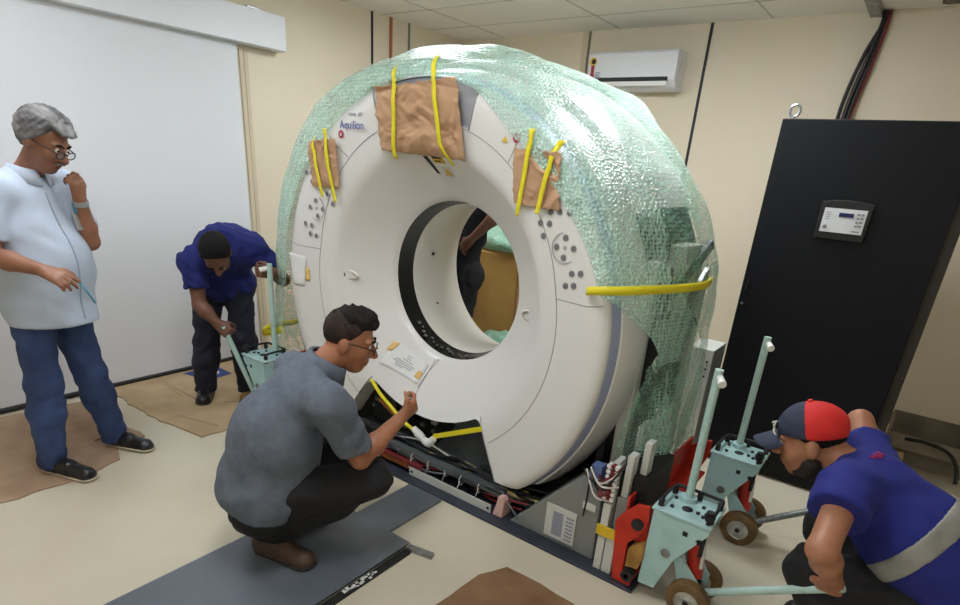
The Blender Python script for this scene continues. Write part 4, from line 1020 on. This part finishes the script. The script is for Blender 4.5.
sh1 = cloth(T, S, 'shirt', 'shirt_white', wr=.0035, wl=.16, seed=2, cuts=[((0,0,.80), (0,0,-1)), (J['N']+V(0,0,.035), (.25,.1,1))])
def rays(o, p, d):
    ok, c, n, i = o.ray_cast(Vector(p), Vector(d)); return V(*c)+V(*n)*.001 if ok else None
pk = [rays(sh1, V(-3.20,1.115,z)+f1*.5, -f1) for z in np.linspace(1.43, .83, 26)]; pk = [p for p in pk if p is not None]
MB().tube(pk, .0035, 6).build('placket', 'seam_blue', sh1, smooth='all')
for p in pk[2::4]: MB().disc(p+f1*.003-s1*.008, f1, .005, .003, 10).build('button', 'logo_white', sh1)
collar(T, J['N']+V(.01,0,.0), V(.12,.05,1), f1, 'shirt_white', .074, .045)
S = SDF(); [leg(S, dict(J, AR=J['AR']-UP*.035, AL=J['AL']-UP*.035), q, .012, bag=.012) for q in 'RL']; S.cone(J['HR'], J['HL'], .108, .108, .05)
cloth(T, S, 'jeans', 'jeans_blue', wr=.005, wl=.12, seed=4, cuts=[((0,0,.035), (0,0,-1))])
shoe(T, (-3.445,.82), (-3.135,.935), .008, 'leather_black', sole='sole_cream', shaft=J['AR']-UP*.005); shoe(T, (-3.54,1.16), (-3.255,1.29), .008, 'leather_black', sole='sole_cream', shaft=J['AL']-UP*.005)
hair(T, L, R, J['Hc'], J['Hf'], J['Hu'], 'hair', 'hair_grey', front=.056, side=.010, nape=-.075, grow=.021, tuft=.0025, top=.018)
S = SDF(); fh, sh_, uh = frame(J['Hf'], J['Hu'])
for a in (-.045, -.02, .01, .038): S.cone(L(a,.03,.115), L(a*.9+.012,.105,.088), .028, .010, .02)
skin('hair', S.mesh(.006, wr=.002, wl=.03), 'hair_grey', T)
brows(T, L, 'hair_black'); glasses(T, L, -.006, .112)
k = MB()
for q in (-1, 1): k.tube([L(0,.112,-.050), L(q*.014,.108,-.053), L(q*.026,.094,-.060)], [.005,.006,.003], 6)
k.build('moustache', 'hair_grey', T, smooth='all')
w = J['WL']; d = nz(J['WL']-J['EL']); MB().lathe(w-d*.012, d, [(-.012,.031),(-.012,.036),(.012,.035),(.012,.030)], 20).build('wristwatch', 'watch_grey', T, smooth=True)
q = V(-3.325,1.16,1.30); MB().box(q, (.012,.05,.085), np.array([nz(V(.9,.3,.2)), nz(V(-.3,.95,0)), nz(np.cross(nz(V(.9,.3,.2)), nz(V(-.3,.95,0))))]).T).box(q+V(-.0,.0,.06), (.014,.03,.05), None, 1).build('badge', ['watch_grey', 'badge_teal'], T, bevel=.003)
tag(MB().tube([(-2.965,.995,1.075),(-2.915,1.02,.99)], .004, 8).build('pen', 'badge_teal', smooth='all'), 'slim blue pen held in the lowered hand of the standing man', 'pen')
# ---- man bending at the left jack
f2 = nz(V(.77,-.63,0)); s2 = V(-.63,-.77,0)
J = dict(P=V(-3.70,2.09,.84), C=V(-3.585,2.06,1.07), N=V(-3.44,1.95,1.13), tf=nz(V(.55,-.45,-.7)), rw=.13, rc=.155, fl=1.35,
    HR=V(-3.755,2.01,.83), HL=V(-3.635,2.15,.83), KR=V(-3.715,1.93,.46), KL=V(-3.56,2.11,.46), AR=V(-3.785,1.915,.09), AL=V(-3.585,2.135,.09),
    TR=V(-3.66,1.815,0), TL=V(-3.43,2.03,0), SR=V(-3.55,1.815,1.02), SL=V(-3.37,2.12,1.11), ER=V(-3.50,1.80,.755), EL=V(-3.29,2.27,.90),
    WR=V(-3.375,1.865,.625), WL=V(-3.215,2.16,.965), Hc=V(-3.325,1.845,1.095), Hf=V(.40,-.22,-1.05), Hu=V(.6,-.5,.5))
J['WR'] = V(-3.405,1.845,.655)
J['handR'] = dict(d=V(.55,.35,-.55), nrm=V(-.3,.6,-.4), t=V(.5,-.3,.5), curl=[.95,1.0,1.05,1.1], thumb=.8)
J['handL'] = dict(d=V(-.1,-.9,.2), nrm=V(-.9,0,-.1), t=V(.1,.1,.9), curl=[1.0,1.05,1.1,1.15], thumb=.8)
T, L, R = person('p2', 'man in a royal blue t-shirt bending over the jack, head down', J, 'skin_b')
S = SDF(); torso(S, J, .016); [arm(S, J, q, .022, .62) for q in 'RL']; S.ell(V(-3.50,2.035,1.10), (.15,.17,.12), None, .08)
cloth(T, S, 'shirt', 'shirt_royal', wr=.006, seed=5, cuts=[(V(-3.75,2.12,.80), nz(V(-.55,.35,-.75))), (J['N']+nz(V(.6,-.4,.25))*.055, (.7,-.45,.15))])
S = SDF(); [leg(S, dict(J, AR=J['AR']-UP*.02, AL=J['AL']-UP*.02), q, .012, bag=.014) for q in 'RL']; S.cone(J['HR'], J['HL'], .106, .106, .05)
cloth(T, S, 'trousers', 'trousers_navy', wr=.006, wl=.08, seed=6, cuts=[((0,0,.06), (0,0,-1))])
for q, hl_ in (('R', (-3.86,1.975)), ('L', (-3.655,2.19))): shoe(T, hl_, J['T'+q], .012, 'leather_black', 'boot', .048, shaft=J['A'+q]+UP*.07)
hair(T, L, R, J['Hc'], J['Hf'], J['Hu'], 'hair', 'hair_black', front=.060, side=.01, grow=.011, tuft=.002)
brows(T, L, 'hair_black')
# ---- man crouching in the grey polo
f3 = nz(V(.62,.78,0)); s3 = V(.78,-.62,0)
J = dict(P=V(-1.965,1.185,.36), C=V(-1.91,1.265,.63), N=V(-1.815,1.40,.88), tf=nz(V(.40,.80,-.35)), rw=.16, rc=.18, fl=1.22,
    HR=V(-1.885,1.13,.34), HL=V(-2.05,1.25,.34), KR=V(-1.60,1.475,.42), KL=V(-1.93,1.68,.44), AR=V(-1.95,1.19,.135), AL=V(-2.12,1.34,.135),
    TR=V(-1.70,1.235,0), TL=V(-1.96,1.54,0), SR=V(-1.64,1.30,.805), SL=V(-2.03,1.43,.80), ER=V(-1.60,1.42,.535), EL=V(-2.13,1.58,.55),
    WR=V(-1.60,1.655,.645), WL=V(-2.15,1.74,.46), Hc=V(-1.755,1.505,.995), Hf=V(.72,.62,-.30), Hu=V(.25,.25,1))
J['handR'] = dict(d=V(.08,.85,.42), nrm=V(-.75,.1,.25), t=V(.1,-.3,.9), curl=[.72,.85,.95,1.0], thumb=.75)
J['handL'] = dict(d=V(.5,.5,-.5), nrm=V(0,0,-1), t=V(.6,-.6,0), curl=.4)
T, L, R = person('p3', 'man in a grey polo shirt and black trousers crouching in front of the scanner', J, 'skin_c')
S = SDF(); torso(S, J, .018); [arm(S, J, q, .026, .80) for q in 'RL']
S.ell(V(-1.93,1.24,.52), (.19,.18,.25), None, .08); S.ell(V(-1.955,1.185,.36), (.192,.175,.16), None, .08)
cloth(T, S, 'polo_shirt', 'polo_grey', wr=.0045, wl=.16, seed=8, cuts=[(V(-1.98,1.18,.285), (-.15,-.25,-1)), (J['N']+nz(V(.4,.45,.6))*.045, (.35,.4,.8))])
collar(T, J['N']+V(.01,.015,.005), V(.30,.34,.9), V(.6,.75,-.4), 'polo_grey', .078, .05)
S = SDF(); [leg(S, J, q, .016, bag=.02, cut=.96) for q in 'RL']; S.cone(J['HR']-UP*.03, J['HL']-UP*.03, .105, .105, .06); S.ell(V(-1.955,1.18,.25), (.15,.14,.12), None, .06)
cloth(T, S, 'trousers', 'trousers_black', wr=.006, wl=.12, seed=9)
shoe(T, (-2.00,1.165), J['TR'], .032, 'boot_brown', 'boot', .05, shaft=J['AR']+UP*.09); shoe(T, (-2.15,1.27), J['TL'], .032, 'boot_brown', 'boot', .05, shaft=J['AL']+UP*.09)
hair(T, L, R, J['Hc'], J['Hf'], J['Hu'], 'hair', 'hair_fade', front=.062, side=.012, nape=-.065, grow=.004, tuft=.001)
S = SDF(); S.ell(L(0,.0,.083), V(.069,.088,.060), R, .02); S.ell(L(0,.045,.108), V(.048,.042,.030), R, .02)
skin('hair', S.mesh(.005, [(L(0,0,.065), -nz(L(0,0,1)-L(0,0,0))*1.0+nz(L(0,1,0)-L(0,0,0))*.15)], wr=.007, wl=.035, seed=3), 'hair_dark', T)
brows(T, L, 'hair_black'); glasses(T, L, -.002, .114, True)
pw = J['WR']+nz(V(.08,.85,.42))*.13+V(-.03,.01,.05)
tag(MB().tube(smooth_path([pw, pw+V(.03,.03,.07), pw+V(.075,.05,.14)], 5), .0018, 5).build('thin_wire', 'steel', smooth='all'), 'thin wire held up in the fingers of the crouching man in grey', 'wire')
# ---- man in the cap
J = dict(P=V(.46,2.19,.47), C=V(.24,2.20,.68), N=V(.035,2.205,.815), tf=nz(V(-.6,-.05,-.75)), rw=.15, rc=.165, fl=1.3,
    HR=V(.46,2.29,.44), HL=V(.46,2.09,.44), KR=V(.03,2.40,.47), KL=V(.02,2.10,.44), AR=V(.22,2.40,.10), AL=V(.24,2.07,.10),
    TR=V(.02,2.42,0), TL=V(.04,2.05,0), SR=V(.06,2.38,.80), SL=V(.035,2.06,.80), ER=V(.005,2.52,.885), EL=V(.022,1.80,.695),
    WR=V(.14,2.68,.66), WL=V(.105,2.165,.40), Hc=V(-.115,2.22,.865), Hf=V(-.95,-.06,-.34), Hu=V(-.15,0,1), hs=1.02)
J['WL'] = V(.082,1.955,.515)
J['handL'] = dict(d=V(.0,.55,-.8), nrm=V(-.1,.75,.5), t=V(-.9,.1,.1), curl=[.95,1.0,1.05,1.1], thumb=.7)
J['handR'] = dict(d=V(.1,.4,-.8), nrm=V(-.8,0,0), t=V(0,-.8,0), curl=.8)
T, L, R = person('p4', 'man in a red and blue cap and blue t-shirt crouching to hold the tow bar', J, 'skin_d')
S = SDF(); torso(S, J, .016); [arm(S, J, q, .022, .45, r=(.064,.06,.05,.03)) for q in 'RL']; S.ell(V(.30,2.2,.62), (.20,.19,.17), None, .08)
hb = V(.545,2.19,.40); S.cone(J['P'], hb, .18, .175, .06, None, (hb, (1,0,-.5)))
bandp, bandn = V(.272,2.19,.66), nz(V(.80,-.10,-.42))
def bandm(X):
    d = (X-bandp)@bandn; return ((d > -.033) & (d < .033)).astype(int)
sh = cloth(T, S, 'shirt', 'shirt_navy', h=.008, wr=.004, wl=.15, seed=11, cuts=[(J['N']+V(-.06,0,.05), (-.75,0,.65))])
for i_, q_ in enumerate(S.p): S.p[i_] = ('c', q_[1], q_[2], q_[3]+.004, q_[4]+.004, *q_[5:]) if q_[0] == 'c' else ('e', q_[1], q_[2]+.004, *q_[3:])
skin('reflective_band', S.mesh(.007, [(bandp+bandn*.034, bandn), (bandp-bandn*.034, -bandn)], .004, .15, 11, .06), 'reflective_grey', sh)
S = SDF(); [leg(S, J, q, .016, bag=.02, cut=.96) for q in 'RL']; S.cone(J['HR'], J['HL'], .118, .118, .06)
cloth(T, S, 'trousers', 'trousers_black', wr=.007, wl=.09, seed=12)
for q in 'RL': shoe(T, J['A'+q]+V(.08,0,0), J['T'+q]-V(.05,0,0), .005, 'leather_black', 'boot', .048, shaft=J['A'+q]+UP*.06)
hair(T, L, R, J['Hc'], J['Hf'], J['Hu'], 'hair', 'hair_black', front=.05, side=.004, nape=-.060, grow=.004, tuft=.001)
brows(T, L, 'hair_black')
fh, sh_, uh = frame(J['Hf'], J['Hu'])
S = SDF(); S.ell(L(0,.025,-.095), V(.053,.062,.042), R, .02); S.ell(L(0,-.002,-.065), V(.074,.06,.045), R, .02)
S.sub(L(0,.11,-.045), .036, .01)
skin('beard', S.mesh(.006, [(L(0,.0,-.045), uh*1.0-fh*.2), (L(0,-.03,0), -fh)], wr=.001, wl=.02), 'beard_black', T)
S = SDF(); S.ell(L(0,-.010,.052), V(.093,.114,.092), R, .02)
capm = lambda X: (((X-L(0,.004,0))@fh) < 0).astype(int)
cp = skin('cap', S.mesh(.004, [(L(0,0,.030), -uh+fh*.10)], wr=.001, wl=.05), ['cap_blue', 'cap_red'], T, capm)
br = MB(); br.grid(lambda a, b: L(.080*math.cos(PI*a)*(1-.12*b), .072+.045*math.sin(PI*a)*.6+.085*b*(.45+.55*math.sin(PI*a)), .042-.022*b-.030*abs(math.cos(PI*a))**2*.9), 24, 8)
br.build('brim', 'cap_blue', cp, smooth='all', thick=.004)
MB().disc(L(0,-.01,.146), uh, .008, .008, 10).build('button', 'cap_red', cp)
k = MB()
for a, b in (((.02,.05),(-.012,.085)), ((-.008,.055),(.02,.088)), ((.0,.09),(.03,.085)), ((-.02,.05),(-.006,.068))):
    P3 = lambda t: L(-.058+t[0]*.9, .093-abs(t[0])*.35+.012, t[1]+.0)
    k.tube([P3(a), lerp(P3(a), P3(b), .5)+fh*.003, P3(b)], .0035, 5, 0)
k.build('cap_emblem', ['logo_white'], cp, smooth='all')
k = MB()
for i in range(5):
    a = V(.075+.006*(i%2),2.165,.93)+V(.004*i,.016*i,0); k.tube([onmesh(sh, a+V(t_,.0+.004*math.sin(9*i),0)) for t_ in np.linspace(-.012, .012+.006*(i%3), 4)], .004, 5)
k.build('back_print', 'mark_pink', sh, smooth='all')
# ---- person behind the bore
J = dict(P=V(-2.82,3.52,.93), C=V(-2.76,3.52,1.22), N=V(-2.66,3.52,1.46), tf=V(0,-1,0), HR=V(-2.92,3.52,.90), HL=V(-2.72,3.53,.90), KR=V(-2.92,3.50,.5), KL=V(-2.76,3.5,.5),
    AR=V(-2.92,3.54,.09), AL=V(-2.78,3.54,.09), TR=V(-2.95,3.36,0), TL=V(-2.76,3.36,0), SR=V(-2.84,3.50,1.42), SL=V(-2.50,3.50,1.42), ER=V(-3.05,3.45,1.2), EL=V(-2.43,3.38,1.40),
    WR=V(-3.1,3.3,1.05), WL=V(-2.665,3.35,1.185), Hc=V(-2.62,3.50,1.64), Hf=V(.2,-.9,-.3))
J['EL'] = V(-2.36,3.42,1.42); J['WL'] = V(-2.59,3.37,1.19)
J['handL'] = dict(d=V(-.72,-.05,-.68), nrm=V(-.1,.9,-.2), t=V(-.6,.1,.6), curl=[.25,.3,.35,.4], spread=.3)
J['handR'] = dict(d=V(0,-.2,-1), nrm=V(.9,0,0), t=V(0,-1,0), curl=.4)
T, L, R = person('p5', 'person in dark clothes behind the scanner, only an arm and hip seen through the bore', J, 'skin_b')
S = SDF(); torso(S, J, .015); [arm(S, J, q, .02, .7) for q in 'RL']
cloth(T, S, 'shirt', 'shirt_dark', wr=.005, seed=14, cuts=[((0,0,1.52), (0,0,1))])
S = SDF(); [leg(S, J, q, .016, bag=.02, cut=.97) for q in 'RL']; S.cone(J['HR'], J['HL'], .122, .122, .05); S.cone(J['P'], (J['HR']+J['HL'])/2, .13, .13, .05)
cloth(T, S, 'trousers', 'trousers_black', wr=.006, seed=15, cuts=[((0,0,.05), (0,0,-1))])
for q in 'RL': shoe(T, J['A'+q]+V(0,.07,0), J['T'+q], .003, 'leather_black', 'shoe', .046)
hair(T, L, R, J['Hc'], J['Hf'], UP, 'hair', 'hair_black')
# ================================================================== CAMERA, WORLD, VIEW
F, (pcx, pcy), HC = 571.4, (480.0, 400.0), 1.70
P_, R_, Y_ = [math.radians(a) for a in (22.463, 4.313, -35.523)]
W = V(math.sin(Y_)*math.cos(P_), math.cos(Y_)*math.cos(P_), -math.sin(P_)); ri = V(math.cos(Y_), -math.sin(Y_), 0); up_ = np.cross(ri, W)
RR = math.cos(R_)*ri+math.sin(R_)*up_; UU = -math.sin(R_)*ri+math.cos(R_)*up_
cam = bpy.data.cameras.new('camera'); co = bpy.data.objects.new('camera', cam); COL.objects.link(co)
m = np.eye(4); m[:3,0] = RR; m[:3,1] = UU; m[:3,2] = -W; m[:3,3] = (0, 0, HC)
co.matrix_world = Matrix(m.tolist())
cam.sensor_width = 36; cam.sensor_fit = 'HORIZONTAL'; cam.lens = F/960*36; cam.clip_start = .05
cam.shift_y = (pcy-302.5)/960
scn = bpy.context.scene; scn.camera = co
wd = bpy.data.worlds.new('world'); scn.world = wd; wd.use_nodes = True
wd.node_tree.nodes['Background'].inputs[0].default_value = (.9, .95, 1, 1); wd.node_tree.nodes['Background'].inputs[1].default_value = .15
vs = scn.view_settings; scn.display_settings.display_device = 'sRGB'
vs.view_transform = 'Standard'; vs.look = 'None'; vs.gamma = 1; vs.use_curve_mapping = False; vs.exposure = 0.70
